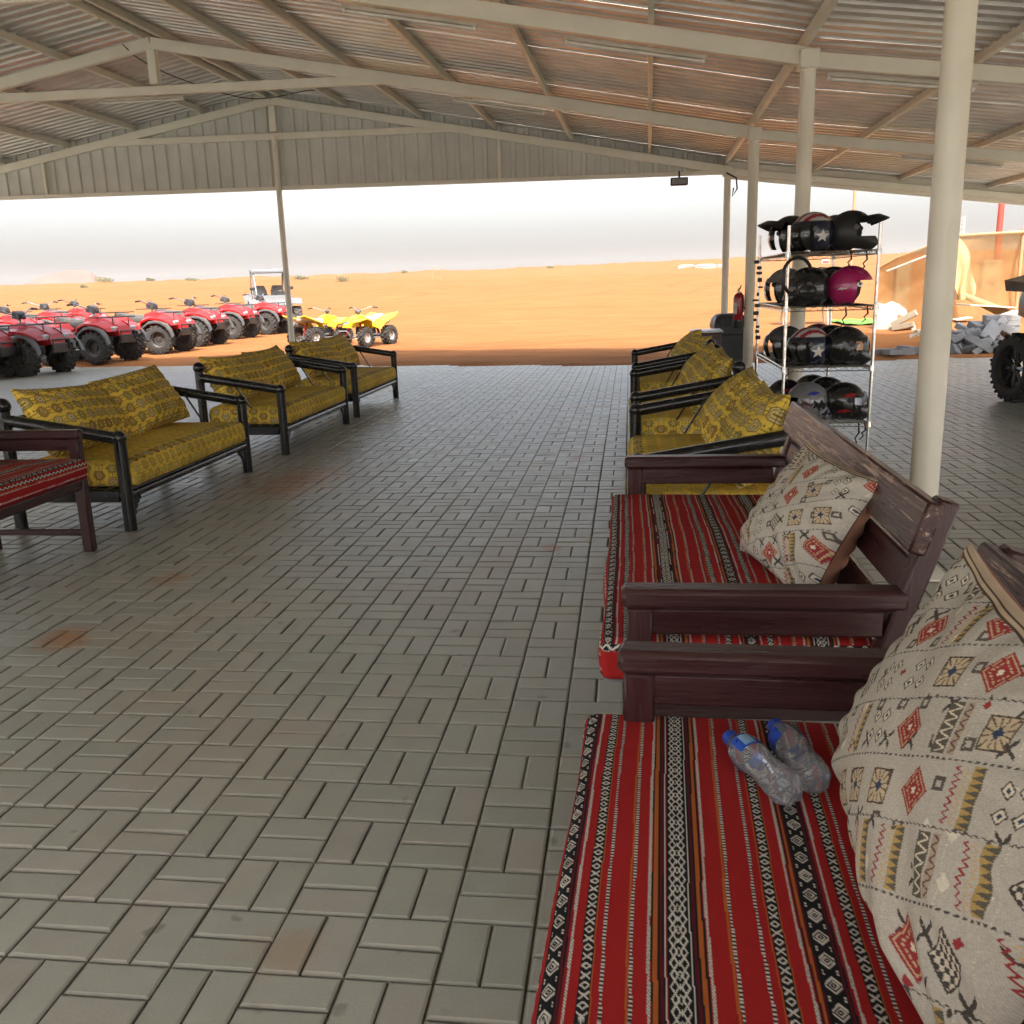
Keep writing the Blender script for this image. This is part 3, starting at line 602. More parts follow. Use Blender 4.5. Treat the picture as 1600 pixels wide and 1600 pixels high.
def pillow_mesh(name, W, H, T, n, m, pat, seed=0, pinch=.07, ear=.04, back=None, seam=None, slump=0.):
    g = GM(); uu = np.sin(np.linspace(-1, 1, n) * np.pi / 2 * .995); uu = .45 * uu + .55 * np.linspace(-1, 1, n); vv = np.linspace(-1, 1, m); vv = .45 * np.sin(vv * np.pi / 2) + .55 * vv
    U, V = np.meshgrid(uu, vv, indexing='ij')
    def surf(sg):
        U2, V2 = U, V
        X = W / 2 * U2 * (1 - pinch * (1 - V2 ** 2)) * (1 + ear * (U2 ** 4) * (V2 ** 4)); Z = H / 2 * V2 * (1 - pinch * (1 - U2 ** 2)) * (1 + ear * (U2 ** 4) * (V2 ** 4))
        e = np.clip((1 - U2 ** 2) * (1 - V2 ** 2), 0, 1); th = T / 2 * e ** .42
        edge = np.clip(e * 6, 0, 1) * (1 - e * .75)
        rr_ = np.hypot(U2, V2); an_ = np.arctan2(V2, U2)
        fold = .55 * wob(X, Z, 10, seed) + .45 * np.sin(an_ * 22 + 3 * wob(X, Z, 6, seed + 4)) * np.clip(rr_ - .45, 0, 1)
        fold = fold + .9 * np.exp(-((U2 * .7 + V2 * .5 + .35 * wob(X, Z, 5, seed + 6)) / .12) ** 2) * -.8
        th = th + T * .115 * edge * fold
        Z = Z - slump * (1 - V2) * 0 - slump * (V2 > -2) * (1 - U2 ** 2) * (V2 + 1) / 2
        th = th * (1 - .28 * V2)                                       # filling sinks: heavier at the bottom
        Y = -sg * th + .012 * wob(X, Z, 5, seed + 2)
        return np.stack([X, Y, Z], -1)
    P = surf(1); g.grid(P, pat(U * W / 2, V * H / 2)); B = surf(-1)
    g.grid(B, back if back is not None else pat(U * W / 2, V * H / 2), flip=True)
    return g.mesh(name, m_fab)
def put_pillow(name, me, centre, lean, yaw, roll, label, cat='pillow', group=None):
    # pillow local: face looks along -Y, Z up. lean tips the top backwards, yaw turns it about the vertical
    o = new_obj(name, me); o.matrix_world = Matrix.Translation(centre) @ Matrix.Rotation(yaw, 4, 'Z') @ Matrix.Rotation(-lean, 4, 'X') @ Matrix.Rotation(roll, 4, 'Y')
    return tag(o, label, cat, group)

# ------------------------------------------------------------------ benches. local: length along X, front at -Y, origin on the floor
def pole_bench(name, label, L=2.0):
    b = thing(name, label, 'bench'); hx = L / 2 - .04; R = .040
    for s in (-1, 1):
        mb = MB(); mb.tube([(s * hx, -.37, 0), (s * hx, -.37, .60)], R, 14); mb.ball((s * hx, -.37, .61), .047, 14); mb.build('front_leg', m_frame, b, 50)
        mb = MB(); mb.tube([(s * hx, .40, 0), (s * hx, .40, .80)], R, 14); mb.ball((s * hx, .40, .825), .053, 14); mb.build('back_leg', m_frame, b, 50)
        MB().tube([(s * hx, -.36, .608), (s * hx, .39, .735)], .039, 14).build('arm_rail', m_frame, b, 50)
        MB().box((s * hx, .015, .235), (.05, .70, .085), .012).build('side_rail', m_frame, b, 40)
        MB().tube([(s * (hx - .05), .10, .68), (s * (hx - .06), -.07, .40)], .008, 6).build('brace_rod', m_frame, b, 50)
        # small carved bracket under the front rail
        pts = [(0, 0), (.115, 0), (.12, -.018), (.095, -.026), (.09, -.045), (.066, -.045), (.06, -.07), (.042, -.075), (.040, -.105), (.024, -.115), (.022, -.16), (.006, -.20), (0, -.20)]
        MB().prism([(x * -s, y) for x, y in pts], .022, Matrix.Translation((s * (hx - .038), -.37, .205)) @ Matrix.Rotation(rad(90), 4, 'X')).build('carved_bracket', m_frame, b, 30)
    MB().tube([(-hx + .03, -.37, .235), (hx - .03, -.37, .235)], .030, 12).build('front_rail', m_frame, b, 50)
    MB().tube([(-hx + .03, .40, .235), (hx - .03, .40, .235)], .030, 12).build('back_rail', m_frame, b, 50)
    MB().tube([(-hx + .03, .40, .71), (hx - .03, .40, .71)], .036, 12).build('top_rail', m_frame, b, 50)
    for k in range(6): MB().box((0, -.28 + k * .115, .263), (2 * hx - .06, .075, .014), .003).build('seat_slat', m_frame, b, 0)
    return b
YL, YD, YT = 1.85, .80, .175
def pat_seat_yellow(s, t, face):
    con = np.where((s > .015) & (s < .095), .9, .32) if face == 'top' else np.full(s.shape, .75 if face in ('left', 'right') else .5)
    return kilim_yellow(t, s - .012, con, 3)
xs = np.linspace(-YL / 2, YL / 2, 330); ys = np.linspace(-YD / 2, YD / 2, 130); zs = np.linspace(0, YT, 26)
seat_me = [cushion_mesh('seat_cushion', YL, YD, YT, .06, xs, ys, zs, pat_seat_yellow, .034, .010, sd_) for sd_ in (2, 9)]
pil_me = [pillow_mesh('back_pillow', .97, .50, .29, 180, 100, lambda s, t, k=k: kilim_yellow(s, t, .78, k), seed=k * 3 + 1, pinch=.03, ear=.03, slump=sl_) for k, sl_ in ((1, .018), (2, .0), (3, .02))]
pb = pole_bench('pole_bench', 'x')
L_PL = ['dark pole-framed bench standing beside the maroon wooden bench with pillow', 'dark pole-framed bench between two other yellow benches on the quad bike side', 'dark pole-framed bench standing nearest to the yellow quad bikes']
R_PL = ['dark pole-framed bench next to a maroon bench, below the helmet rack', 'dark pole-framed bench in the middle of the yellow ones on the bin side', 'dark pole-framed bench standing nearest to the grey waste bin']
side = ['on the bench beside the maroon wooden bench', 'on the middle bench of the quad bike side', 'on the bench nearest the yellow quad bikes', 'on the bench below the helmet rack', 'on the middle bench of the bin side', 'on the bench nearest the grey bin']
benches = [(-3.60, 6.43, 90, L_PL[0]), (-3.57, 9.17, 90, L_PL[1]), (-3.60, 11.62, 90, L_PL[2]), (.415, 5.49, -90, R_PL[0]), (.42, 8.13, -90, R_PL[1]), (.44, 10.82, -90, R_PL[2])]
first = True
for i, (bx_, by_, a, lab) in enumerate(benches):
    o = pb if first else copy_tree(pb); first = False
    o.location = (bx_, by_, 0); o.rotation_euler = (0, 0, rad(a)); o['label'] = lab; o['group'] = 'pole-framed benches with yellow cushions'
    Mw = Matrix.Translation((bx_, by_, 0)) @ Matrix.Rotation(rad(a), 4, 'Z')
    c_ = new_obj('seat_cushion', seat_me[i % 2]); c_.matrix_world = Mw @ Matrix.Translation((0, -.02, .268)) @ Matrix.Rotation(rad(180 if i % 3 == 1 and False else 0), 4, 'Z')
    tag(c_, 'flat mustard patterned seat cushion ' + side[i], 'cushion', 'yellow seat cushions')
    for s in (-1, 1):
        me = pil_me[(i * 2 + (s > 0) + (i > 1)) % 3]
        ln = 31 + random.uniform(-4, 4); rl = random.uniform(-3, 4) * (1 if s > 0 else -1)
        if a > 0: rl = s * -2.5 + random.uniform(-1.5, 1.5)
        p_ = Mw @ Vector((s * .44, .235 + random.uniform(-.02, .02), .685))
        put_pillow('back_pillow', me, p_, rad(ln), rad(a + random.uniform(-4, 4)), rad(rl), 'mustard kilim pillow ' + side[i] + (', towards the dunes' if s * a > 0 else ', away from the dunes'), 'pillow', 'yellow back pillows')
def wood_bench(name, label, L=1.86, worn=False):
    b = thing(name, label, 'bench'); hx = L / 2 - .035
    for s in (-1, 1):
        MB().box((s * hx, -.335, .30), (.058, .062, .60), .006).build('front_leg', m_woodz, b, 40)
        MB().box((s * hx, .29, .30), (.058, .062, .60), .006).build('back_leg', m_woodz, b, 40)
        MB().box((s * hx, -.035, .712), (.075, .69, .052), .012).build('arm_board', m_woody, b, 40)
        MB().box((s * hx, -.055, .650), (.046, .62, .068), .005).build('arm_apron', m_woody, b, 40)
        MB().box((s * hx, -.335, .615), (.060, .064, .14), .005).build('arm_post', m_woodz, b, 40)
        MB().box((s * hx, -.02, .43), (.040, .56, .085), .005).build('side_rail', m_woody, b, 40)
        MB().box((s * hx, -.02, .115), (.03, .56, .035), .004).build('stretcher', m_woody, b, 40)
        R = Matrix.Rotation(rad(-17), 4, 'X'); MB().box((s * hx, .305, .70), (.06, .05, .54), .006, None, R).build('back_post', m_woodz, b, 40)
    R = Matrix.Rotation(rad(-17), 4, 'X'); P0 = Vector((0, .305, .70))
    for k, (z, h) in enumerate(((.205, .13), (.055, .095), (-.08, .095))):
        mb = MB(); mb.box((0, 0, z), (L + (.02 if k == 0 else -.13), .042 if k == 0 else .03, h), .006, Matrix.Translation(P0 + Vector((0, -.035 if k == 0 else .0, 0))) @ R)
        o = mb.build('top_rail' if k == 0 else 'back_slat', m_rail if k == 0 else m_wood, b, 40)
    for y, n_ in ((-.335, 'front_rail'), (.29, 'back_rail')): MB().box((0, y, .43), (L - .13, .045, .09), .006).build(n_, m_wood, b, 40)
    for k in range(6): MB().box((0, -.245 + k * .10, .434), (L - .12, .072, .022), .004).build('seat_slat', m_wood, b, 40)
    return b
wb = wood_bench('wooden_bench', 'maroon slatted wooden bench with one pillow, next to the yellow pole benches')
wb.location = (.360, 3.12, 0); wb.rotation_euler = (0, 0, rad(-90)); wb['group'] = 'maroon wooden benches'
wb2 = copy_tree(wb); wb2.location = (.325, .92, 0); wb2.rotation_euler = (0, 0, rad(-92)); wb2['label'] = 'maroon wooden bench that carries two empty water bottles'
wb3 = copy_tree(wb); wb3.location = (-3.57, 4.11, 0); wb3.rotation_euler = (0, 0, rad(90)); wb3['label'] = 'maroon wooden bench facing the others, in line with the quad bike side benches'
SL_, SD_, ST_ = 1.72, .70, .125
def pat_sadu(s, t, face):
    if face in ('front', 'back'):
        C = np.empty((*s.shape, 3)); C[:] = (.33, .018, .018); q_ = np.abs(s if face == 'front' else s - SD_)
        zig = np.abs(np.mod(t, .034) / .034 * 2 - 1); lay(C, (q_ > .016) & (q_ < .030), BLK); lay(C, (q_ > .016) & (q_ < .030) & (np.abs((q_ - .016) / .014 - zig) < .28), WHT)
        lay(C, (np.abs(q_ - .048) < .003) & (np.mod(t, .011) < .006), WHT); lay(C, np.abs(q_ - .040) < .0015, ORG); lay(C, (np.abs(q_ - .092) < .004) & (np.mod(t, .011) < .006), WHT); lay(C, np.abs(q_ - .105) < .004, BLK)
        return C
    C = sadu(s, t)
    if face in ('left', 'right'):
        q_ = np.abs(t) - SL_ / 2; zig = np.abs(np.mod(s, .034) / .034 * 2 - 1)
        lay(C, (q_ > .012) & (q_ < .030), BLK); lay(C, (q_ > .012) & (q_ < .030) & (np.abs((q_ - .012) / .018 - zig) < .25), WHT); lay(C, q_ > .034, RED); lay(C, np.abs(q_ - .040) < .0015, ORG)
    return C
def sadu_cushion(xs, ny, seed, lab, loc, a):
    me = cushion_mesh('striped_cushion', SL_, SD_, ST_, .026, xs, np.linspace(-SD_ / 2, SD_ / 2, ny), np.linspace(0, ST_, 40), pat_sadu, .012, .0035, seed)
    o = new_obj('striped_cushion', me, None, loc, (0, 0, rad(a))); return tag(o, lab, 'cushion', 'striped bench cushions')
# bench facing -x with rz=-90: local +x is world -y, so the far half of the bench is local x < 0
xfine = np.concatenate([np.linspace(-SL_ / 2, .02, 470), np.linspace(.02, SL_ / 2, 90)[1:]])
sadu_cushion(xfine, 430, 4, 'red striped woven cushion under the two water bottles', (.225, .985, .452), -92)
sadu_cushion(np.linspace(-SL_ / 2, SL_ / 2, 520), 300, 5, 'red striped woven cushion on the bench next to the yellow pole benches', (.275, 3.13, .452), -90)
sadu_cushion(np.linspace(-SL_ / 2, SL_ / 2, 360), 190, 6, 'red striped woven cushion on the bench facing the others', (-3.50, 4.11, .452), 90)
brown = np.array((.24, .115, .075))
def hem(C, v):
    for a_, b_, c_ in ((.93, .945, (.10, .07, .05)), (.945, .965, (.62, .48, .32)), (.965, .975, (.12, .08, .06)), (.975, 1.1, (.58, .44, .30))): C[(v > a_) & (v <= b_)] = c_
    return C
def beige(W, H, T, n, seed, **k): return pillow_mesh('patterned_pillow', W, H, T, n, n, lambda s, t: hem(kilim_beige(s, t, seed), t / (H / 2)), seed=seed, back=brown, **k)
put_pillow('patterned_pillow', beige(.46, .40, .22, 240, 2, pinch=.05, ear=.05), (.535, 2.79, .765), rad(29), rad(-72), rad(5), 'beige kilim pillow leaning on the bench next to the yellow pole benches')
put_pillow('patterned_pillow', beige(.74, .45, .21, 380, 4, pinch=.04, ear=.04), (.470, 1.235, .805), rad(23), rad(-93), rad(1), 'large beige kilim pillow leaning behind the two water bottles')
put_pillow('patterned_pillow', beige(.52, .50, .20, 140, 7, pinch=.06, ear=.05), (.40, .47, .79), rad(30), rad(-84), rad(-6), 'beige and red kilim pillow beside the large beige one')
put_pillow('patterned_pillow', beige(.50, .48, .20, 110, 9, pinch=.06, ear=.05), (-3.74, 4.55, .775), rad(42), rad(90), rad(10), 'beige kilim pillow on the bench facing the others')
# ------------------------------------------------------------------ water bottles
m_cap = M('blue_cap', (.015, .07, .42), None, 9, .35, .05); m_lab = M('blue_label', (.01, .05, .36), (.02, .09, .45), 40, .3, .05); m_labw = M('pale_label_panel', (.25, .42, .62), None, 30, .35, .05)
def bottle(label, a, b, roll):
    a, b = Vector(a), Vector(b); L = .215; t_ = (a - b).normalized(); o = thing('water_bottle', label, 'bottle', tuple(b), 0, 'empty water bottles')
    o.rotation_euler = (t_.to_track_quat('Z', 'Y') @ Matrix.Rotation(roll, 3, 'Z').to_quaternion()).to_euler()
    def rad_at(z):
        return float(np.interp(z, [0, .004, .02, .05, .075, .095, .115, .14, .165, .178, .190, .197, .215], [.018, .027, .0315, .031, .0275, .0265, .0295, .0315, .030, .024, .0145, .0130, .0130]))
    zs_ = np.linspace(0, .205, 70); nn = 40; vs_ = []
    for z in zs_:
        for k in range(nn):
            an = 2 * math.pi * k / nn; r_ = rad_at(z)
            if .05 < z < .125: r_ += .0007 * math.sin(z * 2 * math.pi / .008)
            if z < .045: r_ -= .0032 * max(0, math.cos(5 * an)) * (1 - z / .045) + .0012 * math.sin(7 * an + z * 160)
            r_ += .0011 * math.sin(3 * an + z * 70 + roll) * math.sin(z * 40 + 2 * an)
            vs_.append((r_ * math.cos(an), r_ * math.sin(an), z))
    f = [(i * nn + k, i * nn + (k + 1) % nn, (i + 1) * nn + (k + 1) % nn, (i + 1) * nn + k) for i in range(len(zs_) - 1) for k in range(nn)] + [tuple(range(nn))[::-1]]
    MB().add(vs_, f).build('bottle_body', m_pet, o, 60)
    MB().lathe([(.0005, .217), (.0145, .216), (.0152, .213), (.0152, .199), (.0005, .199)], 24, None).build('cap', m_cap, o, 40)
    lb = MB().lathe([(rad_at(z) + .0012, z) for z in (.126, .136, .146, .156, .167)], 32, None, 0, 2 * math.pi * .8).build('label_band', m_lab, o, 60)
    MB().lathe([(rad_at(z) + .0016, z) for z in (.130, .147, .163)], 8, None, .5, 1.2).build('label_panel', m_labw, lb, 60)
    MB().lathe([(rad_at(z) + .0018, z) for z in (.141, .150, .158)], 4, None, 1.28, 1.55).build('label_panel', M('white_print', (.6, .62, .65), None, 60, .4), lb, 60)
bottle('empty water bottle with blue cap lying towards the front edge', on_z(1140, 1152, .625), on_z(1238, 1240, .625), .6)
bottle('empty water bottle with blue cap touching the large beige pillow', on_z(1205, 1126, .627), on_z(1278, 1222, .627), 2.2)

# ------------------------------------------------------------------ helmet rack
RX0, RX1, RY0, RY1 = 1.125, 1.745, 7.0, 8.5; SHZ = [1.645, 1.262, .83, .42]
rk = thing('wire_rack', 'tall chromed wire shelving rack loaded with helmets beside the posts', 'rack', ((RX0 + RX1) / 2, (RY0 + RY1) / 2, 0))
hx, hy = (RX1 - RX0) / 2, (RY1 - RY0) / 2
for sx in (-1, 1):
    for sy in (-1, 1):
        mb = MB(); mb.tube([(sx * hx, sy * hy, .02), (sx * hx, sy * hy, 1.83)], .0125, 12)
        for k in range(34): mb.tube([(sx * hx, sy * hy, .06 + k * .052), (sx * hx, sy * hy, .066 + k * .052)], .0137, 12)
        mb.tube([(sx * hx, sy * hy, 0), (sx * hx, sy * hy, .022)], .02, 10); p_ = mb.build('post', m_chrome, rk, 40)
        for z in SHZ: MB().tube([(sx * hx, sy * hy, z - .03), (sx * hx, sy * hy, z + .008)], [.021, .018], 10).build('collar', m_chrome, p_, 40)
for z in SHZ:
    mb = MB()
    c4 = [(-hx, -hy), (hx, -hy), (hx, hy), (-hx, hy)]
    for a, b in zip(c4, c4[1:] + c4[:1]):
        for dz, rr_ in ((0, .0045), (-.028, .004)): mb.tube([(*a, z + dz), (*b, z + dz)], rr_, 6)
        Lh = math.hypot(b[0] - a[0], b[1] - a[1]); n_ = int(Lh / .038); pts = [(a[0] + (b[0] - a[0]) * k / n_, a[1] + (b[1] - a[1]) * k / n_, z - (.0 if k % 2 else .028)) for k in range(n_ + 1)]
        mb.tube(pts, .0022, 4)
    f_ = mb.build('shelf_frame', m_chrome, rk, 40); mb = MB()
    for k in range(1, int(2 * hy / .03)): mb.tube([(-hx, -hy + k * .03, z + .003), (hx, -hy + k * .03, z + .003)], .0018, 4, False)
    for xx in (-.1, .1): mb.tube([(xx, -hy, z - .004), (xx, hy, z - .004)], .004, 5)
    tag(mb.build('shelf_wires', m_chrome, f_, 40), kind='stuff')
# helmets. local: face towards -Y, base at z=0
m_hel = M('glossy_helmet_shell', (.5, .5, .5), (.8, .8, .8), 9, .2, .08, vcol=True, coat=.6); m_helmatt = M('matt_helmet_shell', (.5, .5, .5), (.8, .8, .8), 9, .48, .06, vcol=True)
m_liner = M('helmet_lining', (.012, .012, .012), None, 20, .95, .02); m_whitep = M('white_print_paint', (.62, .60, .56), None, 20, .4); m_grey = M('grey_print_paint', (.10, .10, .105), None, 20, .4); m_blue = M('blue_print_paint', (.01, .03, .30), None, 20, .3); m_redp = M('red_print_paint', (.30, .012, .02), None, 20, .3)
EA, EB, EC, EZ = .127, .152, .142, .118
def hpt(th, ph, k=1.):                                                # th: azimuth from +X, ph: elevation
    return np.array([EA * k * np.cos(ph) * np.cos(th), EB * k * np.cos(ph) * np.sin(th), EZ + EC * k * np.sin(ph)])
def helmet_shell(kind, colfn):
    nt_, np_ = 56, 34; th = np.linspace(0, 2 * np.pi, nt_ + 1); ph = np.linspace(-1.0, np.pi / 2 - .02, np_); T_, P_ = np.meshgrid(th, ph, indexing='ij')
    X = EA * np.cos(P_) * np.cos(T_); Y = EB * np.cos(P_) * np.sin(T_); Z = EZ + EC * np.sin(P_)
    if kind != 'open':                                                # chin bar pushed forward
        k = np.clip((.10 - Z) / .06, 0, 1) * np.clip(-np.sin(T_) - .25, 0, 1); Y = Y - .075 * k; X = X * (1 - .18 * k)
    Z = np.maximum(Z, .0 + .012 * np.cos(T_ * 2)); lo = Z < .02; X = np.where(lo, X * .97, X)
    P = np.stack([X, Y, Z], -1); Tc = (T_[:-1, :-1] + T_[1:, 1:]) / 2; Zc = (Z[:-1, :-1] + Z[1:, 1:]) / 2; fr = -np.sin(Tc)
    zl, zh, wd = {'open': (-.1, .165, .35), 'full': (.085, .165, .45), 'moto': (.09, .185, .30)}[kind]
    hole = (fr > wd) & (Zc > zl) & (Zc < zh)
    g = GM(); C = colfn(P, T_, P_); g.grid(P, C, mask=~hole); g.grid(np.stack([P[..., 0] * .95, P[..., 1] * .95, P[..., 2] * .97 + .003], -1), (.012, .012, .012), flip=True, mask=~hole); return g
def patch(n, m, th0, th1, ph0, ph1, k0, k1=None):
    T_, P_ = np.meshgrid(np.linspace(th0, th1, n), np.linspace(ph0, ph1, m), indexing='ij'); k1 = k1 or k0; kk = np.linspace(k0, k1, m)[None, :]
    return np.stack([EA * kk * np.cos(P_) * np.cos(T_), EB * kk * np.cos(P_) * np.sin(T_), EZ + EC * kk * np.sin(P_)], -1)
def decal(poly, th, ph, size, k=1.02):                                # flat print wrapped on the shell: fan from its centre
    vs_ = []; c0 = (0, 0)
    for x, y in [c0] + [(x * q_, y * q_) for q_ in (.5, 1) for x, y in poly]: vs_.append(tuple(hpt(th + x * size / EA, ph + y * size / EC, k)))
    n = len(poly); f = [(0, 1 + i, 1 + (i + 1) % n) for i in range(n)] + [(1 + i, 1 + n + i, 1 + n + (i + 1) % n, 1 + (i + 1) % n) for i in range(n)]
    return MB().add(vs_, f)
STAR = [((1 if i % 2 == 0 else .42) * math.sin(i * math.pi / 5), (1 if i % 2 == 0 else .42) * math.cos(i * math.pi / 5)) for i in range(10)]
SWOOSH = [(-1, -.2), (-.5, .25), (0, .42), (.5, .35), (1, .05), (.45, .12), (.1, .05), (.4, -.18), (-.1, -.12), (-.5, -.05)]
ZIG = [(-1, -.5), (-.6, .5), (-.2, .1), (.1, .6), (.4, 0), (1, .4), (.6, -.5), (.2, -.15), (-.1, -.6), (-.5, -.1)]
plain = lambda c: (lambda P, T, Ph: np.broadcast_to(np.array(c), P.shape))
def flag(P, T, Ph):
    C = np.empty(P.shape); C[:] = (.010, .014, .035); x = np.abs(P[..., 0]); up = Ph > .62
    s = np.floor((P[..., 0] + .2) / .026) % 2; C[up & (s == 0)] = (.30, .02, .03); C[up & (s == 1)] = (.5, .48, .45); rim = P[..., 1] > .118; C[rim] = (.45, .43, .4); C[(P[..., 1] > .127)] = (.28, .02, .03); return C
def stripes(P, T, Ph):
    C = np.empty(P.shape); s = np.floor((P[..., 1] + .2) / .034) % 3; C[s == 0] = (.28, .02, .03); C[s == 1] = (.02, .02, .022); C[s == 2] = (.45, .43, .41); return C
def pinkf(P, T, Ph): C = np.empty(P.shape); C[:] = (.40, .012, .115); return C
hcount = 0
def helmet(label, loc, rz, kind='open', col=plain((.010, .010, .011)), visor=True, peak=False, star=False, prints=(), tip=0., roll=0., matt=False, sc_=1.06):
    h = thing('helmet', label, 'helmet', loc, 0, 'helmets on the rack'); h.rotation_euler = (rad(tip), rad(roll), rad(rz)); h.scale = (sc_,) * 3
    helmet_shell(kind, col).build('shell', m_helmatt if matt else m_hel, h)
    MB().ball((0, .03, EZ - .005), 1, 16, None, (EA * .88, EB * .68, EC * .84)).build('lining', m_liner, h, 60)
    if visor:
        g = GM(); g.grid(patch(14, 8, -math.pi / 2 - 1.05, -math.pi / 2 + 1.05, -.62 if kind == 'open' else -.25, .52, 1.10, 1.06)); g.build('visor', m_visor, h)
    for s in (-1, 1):
        if visor or peak: MB().lathe([(.0005, .008), (.017, .007), (.020, 0)], 14, Matrix.Translation(hpt(-math.pi / 2 + s * 1.25, .18, 1.02)) @ Matrix.Rotation(s * rad(90), 4, 'Y')).build('pivot', m_black, h, 40)
    if peak:
        P = []
        for a in np.linspace(-1.15, 1.15, 9):
            b0 = hpt(-math.pi / 2 + a, .72 - .12 * a * a, 1.03); ext = .125 * math.cos(a * .9)
            P.append([b0, b0 + np.array([a * .02, -ext * .5, .014]), b0 + np.array([a * .03, -ext, -.012 - .016 * a * a])])
        P = np.array(P); g = GM(); g.grid(P, (.010, .010, .011)); g.grid(P - np.array([0, 0, .005]), (.010, .010, .011), flip=True); g.build('peak', m_helmatt if matt else m_hel, h)
    if star:
        for s in (-1, 1): decal(STAR, -math.pi / 2 + s * 1.62, -.16, .046).build('star_print', m_whitep, h, 60)
    for poly, th, ph, size, mt in prints: decal(poly, th, ph, size).build('print', mt, h, 60)
    MB().tube([(.07, .03, .03), (.075, .02, -.0), (.05, -.01, -.035), (.045, -.015, -.06)], .005, 4).build('strap', m_liner, h, 40) if loc[2] > 1.2 and hcount < 0 else None
    return h
cxL, cxR = RX0 + .155, RX1 - .145; z1, z2, z3, z4 = [z + .007 for z in SHZ]; hp = -math.pi / 2
L_ = ', top shelf'
helmet('black helmet with tilted clear visor behind the star helmet on the top shelf', (cxL - .06, 7.50, z1), -80, 'open', peak=True)
helmet('navy open helmet with white star and red stripes on the top shelf', (cxL + .04, 7.17, z1), -74, 'open', flag, star=True)
helmet('matt black off-road helmet with a long peak on the top shelf', (cxR - .015, 7.18, z1), 72, 'moto', plain((.012, .012, .012)), visor=False, peak=True, matt=True, sc_=1.06)
helmet('dark grey helmet behind the peaked helmet on the top shelf', (cxR - .03, 7.62, z1), 60, 'open', plain((.03, .028, .03)))
helmet('glossy black helmet with small grey lettering on the second shelf', (cxL + .03, 7.20, z2), -78, 'full', prints=((ZIG, hp + 1.3, -.05, .035, m_grey), (SWOOSH, hp + 1.6, -.5, .02, m_grey)))
helmet('grey helmet with raised clear visor behind the black one on the second shelf', (cxL - .07, 7.56, z2), -78, 'open', plain((.16, .15, .15)))
helmet('glossy magenta helmet with round pivot on the second shelf', (cxR, 7.18, z2), 76, 'open', pinkf, visor=False, peak=False, prints=(([(math.cos(a), math.sin(a)) for a in np.linspace(0, 5.8, 12)], hp - 1.12, .12, .017, m_alu), ([(math.cos(a), math.sin(a)) for a in np.linspace(0, 5.8, 12)], hp - 1.12, .12, .009, m_black), (SWOOSH, hp - 1.9, -.1, .03, m_whitep)))
helmet('black helmet directly behind the magenta one', (cxR - .06, 7.46, z2), 76, 'open')
helmet('red and white striped helmet two behind the magenta one', (cxR - .10, 7.74, z2), 76, 'open', stripes)
helmet('black and white helmet with clear visor behind the star helmet on the third shelf', (cxL - .07, 7.52, z3), -76, 'open', plain((.05, .05, .05)))
helmet('navy open helmet with white star and red stripes on the third shelf', (cxL + .05, 7.18, z3), -74, 'open', flag, star=True)
helmet('black helmet with grey zigzag print on the third shelf', (cxR - .01, 7.18, z3), 74, 'full', prints=((ZIG, hp - 1.3, .12, .06, m_grey), (ZIG, hp - 1.0, -.25, .04, m_grey)))
helmet('black helmet with thin white edge behind the zigzag one', (cxR - .06, 7.42, z3), 74, 'open')
helmet('dark red helmet at the back of the third shelf', (cxR - .11, 7.68, z3), 74, 'open', plain((.12, .012, .016)))
helmet('black helmet with red flash and clear visor on the lowest shelf', (cxL - .06, 7.48, z4), -74, 'open', prints=((SWOOSH, hp + 1.4, .45, .06, m_redp),))
helmet('silver helmet with blue and black swirls on the lowest shelf', (cxL + .06, 7.20, z4), -100, 'full', plain((.20, .20, .21)), visor=False, prints=((SWOOSH, hp + 1.9, .5, .05, m_blue), (ZIG, hp + 2.2, -.05, .07, m_liner), (ZIG, hp + 1.4, -.1, .06, m_liner)))
helmet('glossy black helmet with red flame print on the lowest shelf', (cxR, 7.17, z4), 74, 'full', prints=((SWOOSH, hp - 1.2, .38, .06, m_redp), (SWOOSH, hp - 1.5, -.38, .05, m_redp)))
helmet('black helmet tilted behind the red flame one', (cxR - .07, 7.40, z4 + .02), 74, 'open', visor=False, tip=-8)
helmet('black helmet at the back of the lowest shelf', (cxR - .14, 7.68, z4 + .01), 74, 'open', visor=False)
# cloth bag, goggles, straps and clips
g = GM(); th, ph = np.meshgrid(np.linspace(0, 2 * np.pi, 40), np.linspace(-np.pi / 2, np.pi / 2, 24), indexing='ij'); rr_ = 1 + .12 * np.sin(3 * th + 2 * ph) + .07 * np.sin(7 * th)
BP = np.stack([.10 * rr_ * np.cos(ph) * np.cos(th), .08 * rr_ * np.cos(ph) * np.sin(th), .065 + .065 * np.sin(ph)], -1); ck = (hsh(np.floor(BP[..., 0] / .012), np.floor(BP[..., 2] / .012)) > .55)[..., None]
g.grid(BP, np.where(ck, np.array((.35, .35, .4)), np.array((.012, .014, .03)))); tag(g.build('cloth_bundle', m_fab, None, (RX0 + .31, 7.16, z4)), 'crumpled dark cloth with pale specks on the lowest rack shelf', 'cloth')
gg = thing('goggles', 'black riding goggles hanging by their strap from the rack post', 'goggles', (RX0 + .06, 6.965, 1.50))
MB().tube([(.10 * math.cos(a) * 1.0, .0, .13 * math.sin(a) - .02) for a in np.linspace(.35, 2 * math.pi - .75, 22)], .013, 6).build('strap', m_black, gg, 60)
P = np.array([[[.075 + .055 * math.cos(a) * k, -.02 - .03 * (1 - k), -.125 + .035 * math.sin(a) * k] for k in (.15, .6, 1.)] for a in np.linspace(0, 2 * math.pi, 18)]); GM().grid(P, (.03, .03, .03)).build('lens', m_hel, gg)
